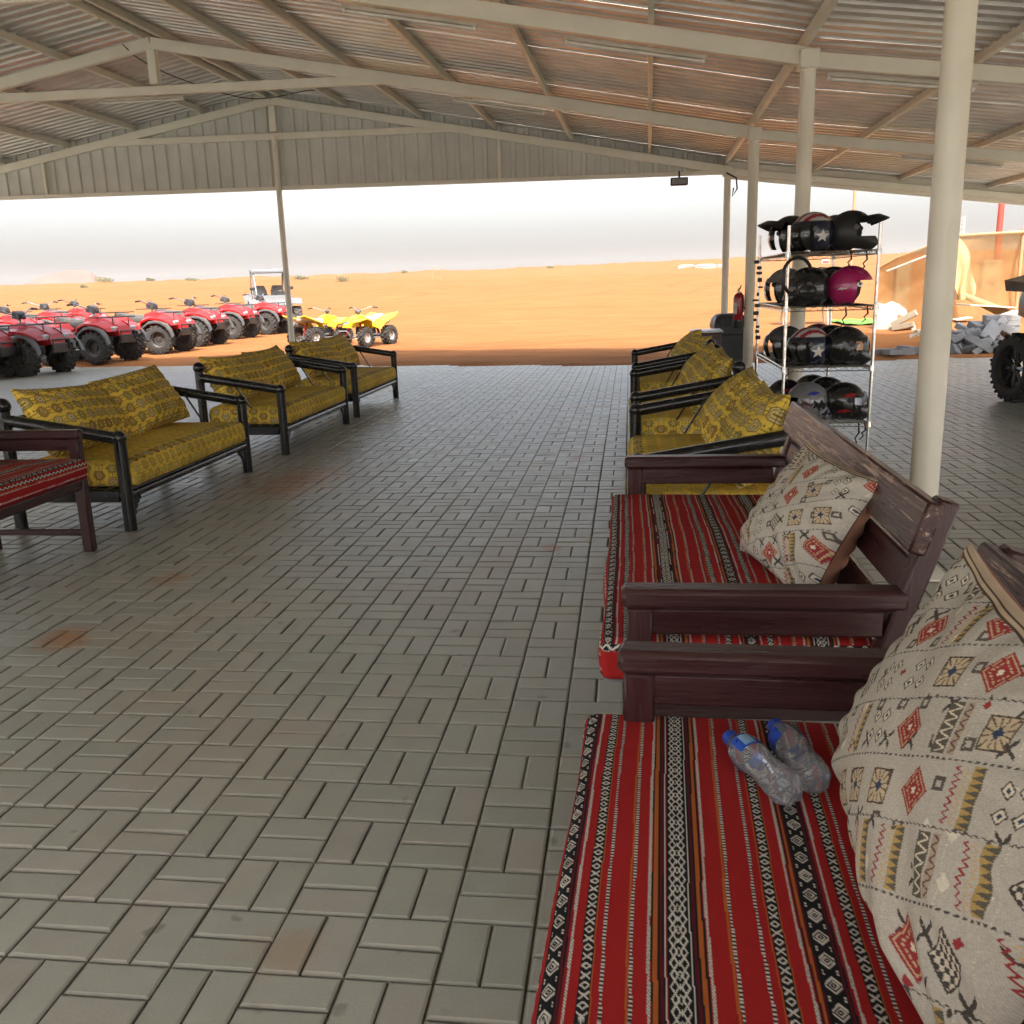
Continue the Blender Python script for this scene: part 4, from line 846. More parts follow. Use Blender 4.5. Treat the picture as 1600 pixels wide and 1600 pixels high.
MB().tube([(.075 + .058 * math.cos(a), -.015, -.125 + .038 * math.sin(a)) for a in np.linspace(0, 2 * math.pi, 18)], .010, 6, False).build('lens_frame', m_black, gg, 60)
st_ = thing('clip_bunch', 'bunch of small black clips hanging down the rear rack post', 'clips', (RX0 - .01, RY1 - .03, 1.20))
for k in range(13): MB().box((random.uniform(-.03, .03), random.uniform(-.02, .0), .42 - k * .055 + random.uniform(-.01, .01)), (random.uniform(.02, .05), .02, random.uniform(.015, .035)), .004).build('clip', m_black, st_, 0)
for k, (x, y, z, L2) in enumerate([(cxR + .07, 7.05, SHZ[0] - .03, .11), (cxR - .03, 7.08, SHZ[0] - .03, .09), (cxR - .05, 7.06, SHZ[1] - .03, .12), (cxR + .10, 7.06, SHZ[1] - .03, .09), (cxL - .08, 7.3, SHZ[2] - .03, .13), (cxR + .08, 7.03, SHZ[3] - .03, .16), (cxR + .13, 7.05, SHZ[3] - .03, .10)]):
    tag(MB().tube([(x, y, z + .03), (x + .006, y - .01, z - L2 * .3), (x - .02, y - .01, z - L2 * .55), (x - .008, y - .012, z - L2 * .75), (x - .035, y - .015, z - L2)], [.006, .007, .005, .006, .003], 5).build('helmet_strap', m_liner), 'loose black chin strap dangling through a rack shelf', 'strap', 'dangling chin straps')

# ------------------------------------------------------------------ bin, extinguisher, low cabinet
m_bin = M('grey_bin_plastic', (.035, .042, .050), (.045, .052, .06), 5, .45, .1, dust=.08)
bn = thing('waste_bin', 'tall dark grey plastic waste bin with swing lid behind the post', 'bin', (1.40, 13.62, 0), rad(4))
MB().loft([[(-w_ , -d_, z), (w_, -d_, z), (w_, d_, z), (-w_, d_, z)] for z, w_, d_ in ((.004, .17, .15), (.03, .175, .155), (.70, .205, .18), (.72, .215, .19), (.80, .215, .19))]).build('body', m_bin, bn, 20)
MB().loft([[(-w_, -d_ - e, z), (w_, -d_ - e, z), (w_, d_, z), (-w_, d_, z)] for z, w_, d_, e in ((.803, .235, .20, .02), (.85, .235, .20, .02), (.93, .215, .185, .0), (.985, .17, .15, -.02), (1.0, .12, .12, -.03))]).build('lid', m_bin, bn, 50)
MB().box((-.02, -.205, .90), (.24, .02, .075), .006).build('flap', m_bin, bn, 30)
m_ext = M('extinguisher_red', (.36, .012, .02), None, 6, .28, .06, coat=.3)
pB = K(XP, FR[1], 0)
ex = thing('fire_extinguisher', 'red fire extinguisher with black base mounted on a cream post', 'extinguisher', (pB.x - .15, pB.y - .03, .83))
MB().lathe([(.0005, .09), (.06, .09), (.066, .10), (.066, .39), (.058, .425), (.035, .45), (.022, .455), (.0005, .456)], 24).build('cylinder', m_ext, ex, 40)
MB().lathe([(.0005, 0), (.064, 0), (.069, .01), (.069, .10), (.066, .101)], 24).build('base_ring', m_black, ex, 40)
MB().tube([(0, 0, .455), (0, 0, .49)], .018, 10).build('valve', m_alu, ex); MB().tube([(-.01, 0, .488), (.02, 0, .52), (.035, 0, .56)], [.012, .010, .006], 8).build('lever', m_black, ex)
MB().tube([(.02, -.03, .47), (.06, -.05, .42), (.068, -.05, .30), (.062, -.05, .2)], .009, 8).build('hose', m_black, ex)
MB().lathe([(.0668, .18), (.0668, .33)], 8, None, rad(190), rad(250)).build('label_panel', m_whitep, ex, 60); MB().box((.085, .02, .25), (.04, .05, .03), .004).build('bracket', m_black, ex, 0)
cbn = thing('low_cabinet', 'low brown wooden cabinet between the farthest yellow bench and the bin', 'cabinet', (1.02, 12.75, 0))
MB().box((0, 0, .40), (.36, .5, .78), .008).build('carcass', m_wood, cbn, 30); MB().box((0, 0, .81), (.40, .54, .03), .006).build('top', m_alu, cbn, 30); MB().box((-.184, 0, .42), (.012, .44, .66), .004).build('door', m_wood, cbn, 30); MB().tube([(-.20, .15, .40), (-.20, .15, .52)], .006, 6).build('handle', m_alu, cbn)

# ------------------------------------------------------------------ vehicles. local: front along +X
def tyre_meshes(R, W, rimr, knobs, mat_rim, spokes=0):
    mb = MB(); h = W / 2
    mb.lathe([(rimr, -h * .72), (rimr + .02, -h * .95), (R * .86, -h), (R * .95, -h * .86), (R * .965, -h * .5), (R * .97, 0), (R * .965, h * .5), (R * .95, h * .86), (R * .86, h), (rimr + .02, h * .95), (rimr, h * .72), (rimr - .006, h * .6), (rimr - .006, -h * .6), (rimr, -h * .72)], 28)
    for k in range(knobs):
        a = 2 * math.pi * k / knobs
        for s in (-1, 1):
            T_ = Matrix.Rotation(a + (math.pi / knobs if s > 0 else 0), 4, 'Z') @ Matrix.Translation((R * .965, 0, s * h * .45)) @ Matrix.Rotation(s * rad(24), 4, 'X')
            mb.box((.008, 0, 0), (.034, .036 * R / .3, h * .85), .006, T_)
            T_ = Matrix.Rotation(a + (0 if s > 0 else math.pi / knobs), 4, 'Z') @ Matrix.Translation((R * .915, 0, s * h * .93)); mb.box((0, 0, 0), (.05, .03, .03), .006, T_)
    ty = mb.mesh('tyre', m_tyre, 40)
    mb = MB(); r = rimr
    if spokes:
        mb.lathe([(r, -h * .6), (r, h * .62), (r * .93, h * .66), (r * .90, h * .5), (r * .9, -h * .5)], 28)
        for k in range(spokes):
            a = 2 * math.pi * k / spokes
            for o_ in (-.09, .09): mb.tube([(r * .16 * math.cos(a), r * .16 * math.sin(a), h * .42), (r * .93 * math.cos(a + o_), r * .93 * math.sin(a + o_), h * .52)], [.016, .012], 5)
        mb.lathe([(.0005, h * .55), (.045, h * .52), (.06, h * .4), (.06, h * .2)], 16)
    else:
        mb.lathe([(r - .003, -h * .66), (r * .94, -h * .5), (r * .9, -h * .1), (r * .88, h * .62), (r - .003, h * .70)], 24)
        mb.lathe([(.0005, h * .34), (.045, h * .34), (.05, h * .18), (r * .62, h * .14), (r * .75, h * .22), (r * .9, h * .12), (r * .9, h * .05), (r * .6, h * .02), (.0005, h * .02)], 24)
        for k in range(8): a = 2 * math.pi * k / 8; mb.box((r * .74 * math.cos(a), r * .74 * math.sin(a), h * .23), (.03, .03, .016), .004)
    return ty, mb.mesh('rim', mat_rim, 40)
def add_wheels(root, tm, axles):
    for (x, y, r) in axles:
        ty, rm = tm[r]; s = 1 if y > 0 else -1; R = r if r < 1 else 1
        w_ = new_obj('tyre', ty, root, (x, y, r), (rad(-90 * s), 0, 0)); new_obj('rim', rm, w_)
def arch(mb, cx_, cz, r0, y0, y1, a0, a1, n, th=.012, drop=0., pts=None):  # flared fender shell over a wheel
    ins, outs = [], []
    for k in range(n + 1):
        a = rad(a0 + (a1 - a0) * k / n); c_, s_ = math.cos(a), math.sin(a)
        ins.append([(cx_ + r0 * c_, y0, cz + r0 * s_ * .92 + .03), (cx_ + r0 * c_ * 1.02, y1, cz + r0 * s_ * .92 - drop), (cx_ + (r0 + th) * c_ * 1.02, y1, cz + (r0 + th) * s_ * .92 - drop + .01), (cx_ + (r0 + th) * c_, y0, cz + (r0 + th) * s_ * .92 + .05)])
    mb.loft(ins)
tm = {.305: tyre_meshes(.305, .22, .15, 17, m_rim), .285: tyre_meshes(.285, .26, .14, 16, m_rim)}
def quad(name, label):
    q_ = thing(name, label, 'quad bike'); 
    add_wheels(q_, tm, [(.64, .42, .305), (.64, -.42, .305), (-.62, .42, .285), (-.62, -.42, .285)])
    for s in (-1, 1):
        mb = MB()                                                       # angular front fender side in body colour
        mb.loft([[(.98, s * .20, .60), (.98, s * .44, .60), (.94, s * .47, .66), (.94, s * .20, .70)], [(.80, s * .20, .74), (.82, s * .52, .70), (.79, s * .53, .74), (.78, s * .20, .79)],
                 [(.50, s * .20, .77), (.50, s * .53, .73), (.50, s * .53, .77), (.50, s * .20, .82)], [(.30, s * .20, .70), (.29, s * .50, .66), (.27, s * .51, .70), (.24, s * .20, .80)], [(.20, s * .20, .50), (.20, s * .44, .46), (.17, s * .45, .48), (.12, s * .20, .62)]])
        mb.build('front_fender', m_red, q_, 25)
        mb = MB(); mb.loft([[(-.12, s * .18, .56), (-.14, s * .44, .50), (-.16, s * .45, .54), (-.10, s * .18, .66)], [(-.28, s * .18, .70), (-.28, s * .52, .66), (-.27, s * .53, .70), (-.25, s * .18, .78)], [(-.62, s * .18, .76), (-.62, s * .54, .71), (-.62, s * .54, .75), (-.62, s * .18, .81)], [(-.92, s * .18, .68), (-.94, s * .50, .62), (-.96, s * .50, .66), (-.95, s * .18, .74)]]); mb.build('rear_fender', m_red, q_, 25)
        mb = MB(); arch(mb, .64, .31, .385, s * .47, s * .555, 5, 178, 8, .03); mb.build('fender_flare', m_trim, q_, 30)
        mb = MB(); arch(mb, -.62, .30, .385, s * .48, s * .565, 4, 178, 8, .03); mb.build('fender_flare', m_trim, q_, 30)
        mb = MB(); mb.loft([[(.27, s * .30, .30), (.27, s * .50, .30), (.25, s * .53, .60), (.25, s * .28, .62)], [(.02, s * .30, .28), (.02, s * .50, .28), (.08, s * .52, .58), (.08, s * .28, .62)], [(-.16, s * .30, .30), (-.16, s * .40, .30), (-.14, s * .42, .46), (-.12, s * .28, .56)]]); mb.build('footwell', m_trim, q_, 25)
        MB().box((.03, s * .38, .275), (.48, .20, .03), .008).build('footboard', m_alu, q_, 30)
        MB().box((.955, s * .24, .655), (.05, .15, .07), .012, None, Matrix.Rotation(rad(18), 4, 'Y')).build('headlight', M_LENS, q_, 30)
        MB().tube([(.64, s * .12, .28), (.64, s * .34, .30)], .025, 8).build('axle', m_black, q_); MB().tube([(-.62, s * .10, .28), (-.62, s * .34, .28)], .03, 8).build('axle', m_black, q_)
        MB().tube([(.60, s * .22, .62), (.64, s * .30, .33)], .026, 8).build('shock_absorber', m_black, q_)
    mb = MB(); mb.loft([[(1.0, -.16, .52), (1.0, .16, .52), (.98, .17, .62), (.96, .12, .70), (.96, -.12, .70), (.98, -.17, .62)], [(.72, -.21, .50), (.72, .21, .50), (.72, .22, .70), (.72, .16, .82), (.72, -.16, .82), (.72, -.22, .70)], [(.36, -.20, .46), (.36, .20, .46), (.36, .21, .72), (.34, .14, .90), (.34, -.14, .90), (.36, -.21, .72)], [(.12, -.15, .46), (.12, .15, .46), (.12, .16, .66), (.10, .11, .84), (.10, -.11, .84), (.12, -.16, .66)]]); mb.build('front_body', m_red, q_, 25)
    MB().loft([[(x, -w_, z0), (x, w_, z0), (x, w_ * 1.05, (z0 + z1) / 2), (x, w_ * .75, z1), (x, -w_ * .75, z1), (x, -w_ * 1.05, (z0 + z1) / 2)] for x, w_, z0, z1 in ((.12, .10, .68, .80), (-.05, .14, .66, .82), (-.30, .17, .68, .84), (-.58, .17, .72, .88), (-.66, .14, .74, .86))]).build('seat', m_seat, q_, 40)
    MB().box((.02, 0, .42), (.70, .34, .30), .04).build('engine', m_black, q_, 30)
    MB().box((-.55, 0, .34), (.5, .30, .16), .03).build('rear_frame', m_black, q_, 30)
    mb = MB(); mb.box((1.03, 0, .45), (.03, .40, .16), .01); mb.tube([(.96, -.20, .34), (1.06, -.19, .46), (1.05, -.18, .60), (1.05, .18, .60), (1.06, .19, .46), (.96, .20, .34)], .017, 7); mb.build('front_bumper', m_black, q_, 40)
    for (xa, xb, wd, z) in ((.46, .96, .34, .865), (-.98, -.50, .36, .895)):
        mb = MB(); mb.tube([(xa, -wd, z), (xb, -wd, z), (xb + .03, 0, z), (xb, wd, z), (xa, wd, z), (xa, -wd, z)], .011, 6)
        for k in range(4): yy = -wd + (k + .5) * wd * 2 / 4; mb.tube([(xa, yy, z), (xb, yy, z)], .008, 6)
        for s in (-1, 1): mb.tube([(xb - .05, s * wd * .6, z), (xb - .05, s * wd * .6, z - .14)], .010, 6)
        mb.build('cargo_rack', m_black, q_, 50)
    mb = MB(); mb.tube([(.28, 0, .84), (.22, 0, 1.0)], .03, 8); mb.tube([(.06, -.42, 1.12), (.10, -.30, 1.13), (.20, -.14, 1.05), (.22, 0, 1.03), (.20, .14, 1.05), (.10, .30, 1.13), (.06, .42, 1.12)], .013, 8); mb.build('handlebar', m_alu, q_, 50)
    for s in (-1, 1): 
        g_ = MB().tube([(.045, s * .46, 1.115), (.09, s * .34, 1.13)], .019, 8).build('grip', m_black, q_, 50); MB().tube([(.13, s * .30, 1.13), (.13, s * .44, 1.11)], .007, 5).build('brake_lever', m_black, g_, 50)
    MB().loft([[(x, -w_, z0), (x, w_, z0), (x, w_ * .8, z1), (x, -w_ * .8, z1)] for x, w_, z0, z1 in ((.14, .08, .98, 1.06), (.22, .11, .96, 1.10), (.32, .09, .95, 1.06), (.36, .05, .97, 1.02))]).build('instrument_pod', m_black, q_, 50)
    MB().tube([(-.55, -.20, .52), (-.95, -.22, .56)], [.05, .055], 10).build('exhaust', m_alu, q_, 40)
    return q_
M_LENS = M('headlight_glass', (.55, .56, .58), None, 9, .12, .04)
qd = quad('quad_bike', 'x'); QG = 'red quad bikes parked in rows on the sand'
def ground(x, y): return max(float(terr(x, y)), 0. if y < pave_edge(x) else -9)
QL = ['red quad bike at the frame end of the front row, mostly out of view', 'red quad bike in the shade standing on the paving, second of the front row', 'red quad bike in the shade at the sand edge, third of the front row', 'red quad bike just out of the roof shadow, fourth of the front row', 'red quad bike in the sun, third before the white buggy', 'red quad bike in the sun, second before the white buggy', 'red quad bike parked right beside the white buggy']
spots = [(-38, 596), (45, 588), (156, 569.5), (253, 553.6), (312.6, 541.7), (365.5, 530.5), (420.6, 523)]
used = False
def steer(o, d):                                                     # turn the bars and the front wheels
    Rm = Matrix.Rotation(d, 3, 'Z')
    for ch in o.children:
        n_ = ch.name.split('.')[0]
        if n_ in ('handlebar', 'grip', 'instrument_pod'):
            pv_ = Vector((.24, 0, 0)); ch.rotation_euler = (0, 0, d); ch.location = pv_ - Rm @ pv_
        elif n_ == 'tyre' and ch.location.x > 0: ch.rotation_euler.z = d * .8
for i, (a, b) in enumerate(spots):
    p_ = on_ground(a, b); h_ = rad([-6, -9, -14, -8, -6, -8, -6][i]); f_ = Vector((math.cos(h_), math.sin(h_), 0)); l_ = Vector((-math.sin(h_), math.cos(h_), 0))
    c_ = Vector(p_) - f_ * .75 + l_ * .47; o_s = 1.17; o = copy_tree(qd) if used else qd; used = True
    o.location = (c_.x, c_.y, ground(c_.x + .6, c_.y) + .0); o.rotation_euler = (0, 0, h_); o['label'] = QL[i]; o['group'] = QG; o.scale = (o_s,) * 3; steer(o, [.2, -.3, .12, .35, -.15, .25, -.28][i])
for i, (x, y, h_) in enumerate([(-16.6, 19.6, 10), (-16.9, 21.8, 6), (-17.3, 24.0, 9), (-17.6, 26.3, 5), (-18.2, 28.8, 7), (-21.0, 23.2, 5)]):
    o = copy_tree(qd); o.location = (x, y, ground(x, y)); o.rotation_euler = (0, 0, rad(h_ - 14)); o.scale = (1.17,) * 3; o['label'] = 'red quad bike of the rear row, half hidden behind the front row'; o['group'] = QG; steer(o, [.3, -.2, .1, -.35, .2, -.1][i])
# small yellow sport quads
tm2 = {.24: tyre_meshes(.24, .17, .125, 15, m_white), .245: tyre_meshes(.245, .22, .12, 14, m_white)}
def sport(name, label):
    q_ = thing(name, label, 'quad bike'); add_wheels(q_, tm2, [(.52, .38, .24), (.52, -.38, .24), (-.50, .36, .245), (-.50, -.36, .245)])
    for s in (-1, 1):
        MB().loft([[(.78, s * .16, .60), (.80, s * .46, .64), (.80, s * .46, .655), (.77, s * .16, .63)], [(.58, s * .14, .66), (.60, s * .52, .69), (.59, s * .52, .71), (.56, s * .14, .70)], [(.30, s * .13, .62), (.32, s * .46, .63), (.31, s * .46, .65), (.28, s * .13, .66)], [(.18, s * .12, .48), (.20, s * .38, .44), (.19, s * .38, .46), (.16, s * .12, .52)]]).build('front_fender', m_yel, q_, 25)
        MB().loft([[(-.12, s * .12, .50), (-.12, s * .36, .42), (-.14, s * .37, .44), (-.12, s * .12, .54)], [(-.28, s * .12, .62), (-.30, s * .46, .60), (-.30, s * .46, .62), (-.27, s * .12, .66)], [(-.56, s * .12, .70), (-.60, s * .50, .70), (-.59, s * .50, .72), (-.55, s * .12, .73)], [(-.78, s * .11, .74), (-.84, s * .44, .80), (-.83, s * .44, .82), (-.77, s * .11, .77)]]).build('rear_fender', m_yel, q_, 25)
        MB().tube([(.40, s * .14, .58), (.50, s * .26, .28)], .032, 10).build('shock_absorber', m_redsp, q_, 50)
        mb = MB()
        for z in (.20, .30): mb.tube([(.38, s * .10, z + .02), (.54, s * .32, z - .03), (.60, s * .10, z + .02)], .013, 6)
        mb.build('suspension_arm', m_alu, q_, 50); MB().box((.0, s * .30, .22), (.26, .12, .025), .006).build('footpeg', m_alu, q_, 30)
        MB().tube([(.10, s * .24, .30), (-.30, s * .26, .26)], .03, 8).build('nerf_bar', m_trim, q_, 50)
    MB().loft([[(x, -w_, z0), (x, w_, z0), (x, w_ * .9, z1 - .04), (x, w_ * .5, z1), (x, -w_ * .5, z1), (x, -w_ * .9, z1 - .04)] for x, w_, z0, z1 in ((.86, .05, .50, .56), (.70, .13, .48, .66), (.45, .15, .52, .76), (.22, .13, .56, .80), (.06, .11, .58, .74))]).build('front_body', m_yel, q_, 30)
    MB().loft([[(x, -w_, z0), (x, w_, z0), (x, w_ * .7, z1), (x, -w_ * .7, z1)] for x, w_, z0, z1 in ((.10, .09, .60, .72), (-.1, .12, .58, .70), (-.45, .13, .62, .76), (-.66, .11, .68, .79))]).build('seat', m_white, q_, 40)
    MB().box((.0, 0, .36), (.6, .24, .28), .04).build('engine', m_black, q_, 30); MB().tube([(-.45, 0, .245), (-.56, 0, .245)], .06, 10).build('rear_hub', m_alu, q_); MB().tube([(-.50, -.28, .245), (-.50, .28, .245)], .025, 8).build('axle', m_alu, q_)
    MB().tube([(-.40, 0, .62), (-.54, 0, .30)], .035, 10).build('rear_shock', m_redsp, q_, 50); MB().tube([(-.30, .16, .50), (-.72, .18, .60)], [.05, .065], 12).build('exhaust', m_alu, q_, 40)
    mb = MB(); mb.tube([(.26, 0, .76), (.20, 0, .90)], .025, 8); mb.tube([(.04, -.42, .96), (.10, -.28, .98), (.19, -.10, .91), (.20, 0, .90), (.19, .10, .91), (.10, .28, .98), (.04, .42, .96)], .012, 8); mb.build('handlebar', m_alu, q_, 50)
    for s in (-1, 1): MB().tube([(.03, s * .45, .955), (.08, s * .32, .975)], .018, 8).build('grip', m_black, q_, 50)
    MB().box((.27, 0, .87), (.12, .16, .10), .03, None, Matrix.Rotation(rad(25), 4, 'Y')).build('instrument_pod', m_trim, q_, 40)
    mb = MB(); mb.prism([(-.09, 0), (0, .05), (.09, 0), (0, -.03)], .012, Matrix.Translation((.79, 0, .60)) @ Matrix.Rotation(rad(90), 4, 'Z') @ Matrix.Rotation(rad(50), 4, 'X')); mb.build('nose_badge', m_blue, q_, 0)
    MB().tube([(.84, -.14, .34), (.92, -.12, .42), (.92, .12, .42), (.84, .14, .34)], .015, 7).build('front_bumper', m_alu, q_, 50)
    return q_
sq = sport('sport_quad', 'small yellow sport quad facing the benches with red front shocks'); sq['group'] = 'yellow sport quads'
p_ = on_ground(589, 541); sq.location = (p_[0] - .32, p_[1] + .2, ground(p_[0], p_[1])); sq.rotation_euler = (0, 0, rad(-112)); 
sq2 = copy_tree(sq); p_ = on_ground(496, 541); sq2.location = (p_[0], p_[1] + .3, ground(p_[0], p_[1])); sq2.rotation_euler = (0, 0, rad(58)); sq2['label'] = 'small yellow sport quad turned tail-first beside the white buggy'
# side-by-side buggy
def buggy(name, label, body, tyres, R, cage, spokes):
    b = thing(name, label, 'buggy'); add_wheels(b, {R: tyres}, [(1.0, .66, R), (1.0, -.66, R), (-.95, .66, R), (-.95, -.66, R)])
    sec = lambda x, w_, z0, z1, k=.75: [(x, -w_, z0), (x, w_, z0), (x, w_, (z0 + z1) / 2), (x, w_ * k, z1), (x, -w_ * k, z1), (x, -w_, (z0 + z1) / 2)]
    MB().loft([sec(1.40, .22, .62, .78), sec(1.25, .38, .55, .90), sec(.90, .45, .50, 1.02), sec(.50, .52, .45, 1.08)]).build('hood', body, b, 28)
    MB().loft([sec(.5, .55, .40, .62, .9), sec(-.1, .60, .34, .60, .9), sec(-.6, .58, .38, .70, .9)]).build('tub', m_trim, b, 28)
    MB().loft([sec(-.50, .55, .55, 1.02, .9), sec(-.95, .55, .62, 1.10, .9), sec(-1.35, .50, .70, 1.06, .9)]).build('rear_body', body, b, 28)
    for s in (-1, 1):
        MB().loft([[(1.32, s * .44, .80), (1.32, s * .80, .78), (1.32, s * .80, .80), (1.32, s * .44, .83)], [(1.0, s * .44, .96), (1.0, s * .84, .94), (1.0, s * .84, .97), (1.0, s * .44, 1.0)], [(.66, s * .46, .90), (.62, s * .82, .84), (.62, s * .82, .87), (.66, s * .46, .94)]]).build('front_fender', body, b, 28)
        MB().loft([[(-.52, s * .54, .82), (-.50, s * .76, .74), (-.50, s * .78, .82), (-.52, s * .54, .90)], [(-.80, s * .54, 1.0), (-.80, s * .78, .97), (-.80, s * .80, 1.07), (-.80, s * .54, 1.14)], [(-1.22, s * .52, 1.0), (-1.25, s * .74, .98), (-1.26, s * .76, 1.10), (-1.22, s * .52, 1.16)]]).build('rear_fender', body, b, 28)
        MB().loft([[(.42, s * .57, .46), (.42, s * .62, .46), (.42, s * .62, .86), (.42, s * .57, .86)], [(-.45, s * .59, .46), (-.45, s * .64, .46), (-.45, s * .64, .92), (-.45, s * .59, .92)]]).build('door', body, b, 28)
        mb = MB(); mb.tube([(.55, s * .50, 1.06), (.20, s * .52, 1.80), (-.62, s * .52, 1.86), (-1.05, s * .50, 1.10)], .026, 8); mb.tube([(-.30, s * .53, .9), (-.55, s * .52, 1.84)], .022, 8); mb.build('roll_cage', cage, b, 50)
        for x in (1.0, -.95):
            mb = MB(); 
            for k in range(9): mb.lathe([(.05, -.012), (.062, 0), (.05, .012)], 10, Matrix.Translation((x - .10, s * (.34 + .018 * k), .92 - .06 * k)) @ Matrix.Rotation(s * rad(-16), 4, 'X'))
            mb.build('coil_spring', m_redsp, b, 50); mb = MB(); mb.tube([(x - .10, s * .33, .98), (x - .10, s * .50, .36)], .024, 8); mb.build('shock_absorber', m_alu, b, 50)
            mb = MB(); mb.tube([(x + .18, s * .20, .42), (x, s * .58, .36), (x - .18, s * .20, .42)], .02, 6); mb.build('suspension_arm', m_trim, b, 50)
        MB().loft([[(x, s * .28 - w_, z0), (x, s * .28 + w_, z0), (x, s * .28 + w_, z1), (x, s * .28 - w_, z1)] for x, w_, z0, z1 in ((.10, .22, .52, .68), (-.25, .23, .50, .66), (-.42, .23, .52, .9), (-.52, .22, .60, 1.22), (-.58, .15, .9, 1.40), (-.66, .13, .95, 1.38))]).build('seat', m_seat, b, 40)
        MB().box((1.30, s * .27, .80), (.06, .20, .07), .015).build('headlight', M_LENS, b, 30)
        MB().box((.38, s * .62, 1.30), (.05, .14, .10), .02).build('mirror', m_black, b, 30)
    for x, z in ((.20, 1.80), (-.62, 1.86)): MB().tube([(x, -.52, z), (x, .52, z)], .024, 8).build('cross_bar', cage, b, 50)
    MB().loft([[(x, -.56, z), (x, .56, z), (x, .54, z + .05), (x, -.54, z + .05)] for x, z in ((.30, 1.80), (.15, 1.83), (-.65, 1.89), (-.75, 1.87))]).build('roof', body, b, 30)
    mb = MB(); mb.tube([(1.30, -.30, .46), (1.50, -.26, .55), (1.48, -.22, .78), (1.48, .22, .78), (1.50, .26, .55), (1.30, .30, .46)], .022, 8); mb.box((1.46, 0, .55), (.03, .4, .12), .01); mb.build('front_bumper', cage, b, 50)
    MB().tube([(.28 + .0 + .03 * math.cos(a), .28 + .17 * math.cos(a), 1.06 + .16 * math.sin(a)) for a in np.linspace(0, 2 * math.pi, 16)], .014, 6, False).build('steering_wheel', m_black, b, 50)
    return b
m_bw = M('pale_grey_buggy_panel', (.17, .175, .18), (.11, .115, .12), 2.2, .35, .1, dust=.12); m_bb = M('black_buggy_panel', (.015, .016, .018), (.03, .03, .033), 4, .28, .1, coat=.3, dust=.05); m_cage = M('silver_cage', (.22, .225, .23), None, 8, .4, .1, metal=.4)
tb = tyre_meshes(.36, .26, .19, 16, m_rim); bw = buggy('side_by_side_buggy', 'pale grey side-by-side buggy with roll cage parked behind the red quads', m_bw, tb, .36, m_cage, 0)
p_ = on_ground(428, 514); bw.location = (p_[0], p_[1], ground(p_[0], p_[1])); bw.rotation_euler = (0, 0, rad(-62)); bw.scale = (1.12,) * 3; bw['group'] = 'side-by-side buggies'
bw2 = copy_tree(bw); bw2.location = (-19.6, 19.4, ground(-19.6, 19.4)); bw2.rotation_euler = (0, 0, rad(20)); bw2['label'] = 'grey buggy at the outer end of the red quads, only its nose showing'
tk = tyre_meshes(.385, .30, .235, 17, m_bb, 8); bk = buggy('side_by_side_buggy', 'black buggy with chunky tyre and spoked wheel parked under the lean-to', m_bb, tk, .385, m_black, 8); bk['group'] = 'side-by-side buggies'
hv = Vector((.20, -.98, 0)).normalized(); lf = Vector((0, 0, 1)).cross(hv)                 # heading and its left side
wc = Vector((4.44, 11.25, 0)); c_ = wc + hv * .95 - (-lf) * .66 if False else wc + hv * .95 + lf * .66
for ch in bk.children:
    if ch.name.split('.')[0] in ('hood', 'rear_body', 'front_fender', 'rear_fender', 'door', 'roof', 'roll_cage', 'cross_bar', 'seat', 'headlight', 'mirror', 'front_bumper', 'steering_wheel', 'tub'): ch.location.z += .26   # high-lift body
bk.location = (c_.x, c_.y, .002); bk.rotation_euler = (0, 0, math.atan2(hv.y, hv.x))

# ------------------------------------------------------------------ background: net fence, rubble, masts, bushes
m_net, t, p, o = nt('tan_shade_net')
tr = N(t, 'BsdfTransparent'); tr.inputs[0].default_value = (.86, .72, .5, 1); df = N(t, 'BsdfDiffuse'); tl = N(t, 'BsdfTranslucent')
cN = mixc(t, ramp(t, noise_t(t, N(t, 'NewGeometry').outputs['Position'], 2.5, 5, .6), .35, .7), (.38, .245, .115), (.33, .20, .09))
for d_ in (df, tl): t.links.new(cN, d_.inputs[0])
mx = N(t, 'MixShader'); mx.inputs[0].default_value = .35; t.links.new(df.outputs[0], mx.inputs[1]); t.links.new(tl.outputs[0], mx.inputs[2])
mx2 = N(t, 'MixShader'); mx2.inputs[0].default_value = .72; t.links.new(tr.outputs[0], mx2.inputs[1]); t.links.new(mx.outputs[0], mx2.inputs[2]); t.links.new(mx2.outputs[0], o.inputs[0])
m_canvas = M('tan_canvas', (.40, .28, .13), (.34, .23, .11), 3, .9, .05); m_board = M('pale_board', (.40, .335, .25), (.31, .25, .18), 4, .8, .1, bump=.3, bscale=30); m_conc = M('grey_concrete', (.22, .225, .23), (.17, .175, .18), 6, .85, .05, rnd=.25, bump=.3, bscale=40); m_whiteb = M('white_board', (.46, .44, .40), (.38, .355, .31), 3, .7, .1)
m_tanpole = M('tan_pole', (.45, .24, .12), None, 3, .6); m_redpole = M('red_pole', (.45, .06, .04), None, 3, .5)
FY = 22.5
def gz(x, y): return float(terr(x, y))
fp = [at_y(px, py, FY + dy) for px, py, dy in ((1372, 418, 1.2), (1400, 402, .8), (1450, 383, .3), (1492, 367, 0), (1540, 364, .3), (1600, 361, .5), (1680, 356, .8))]
nf = thing('net_fence', 'torn tan shade net stretched on poles behind the rubble', 'fence', tuple(fp[3]))
off = np.array(nf.location)
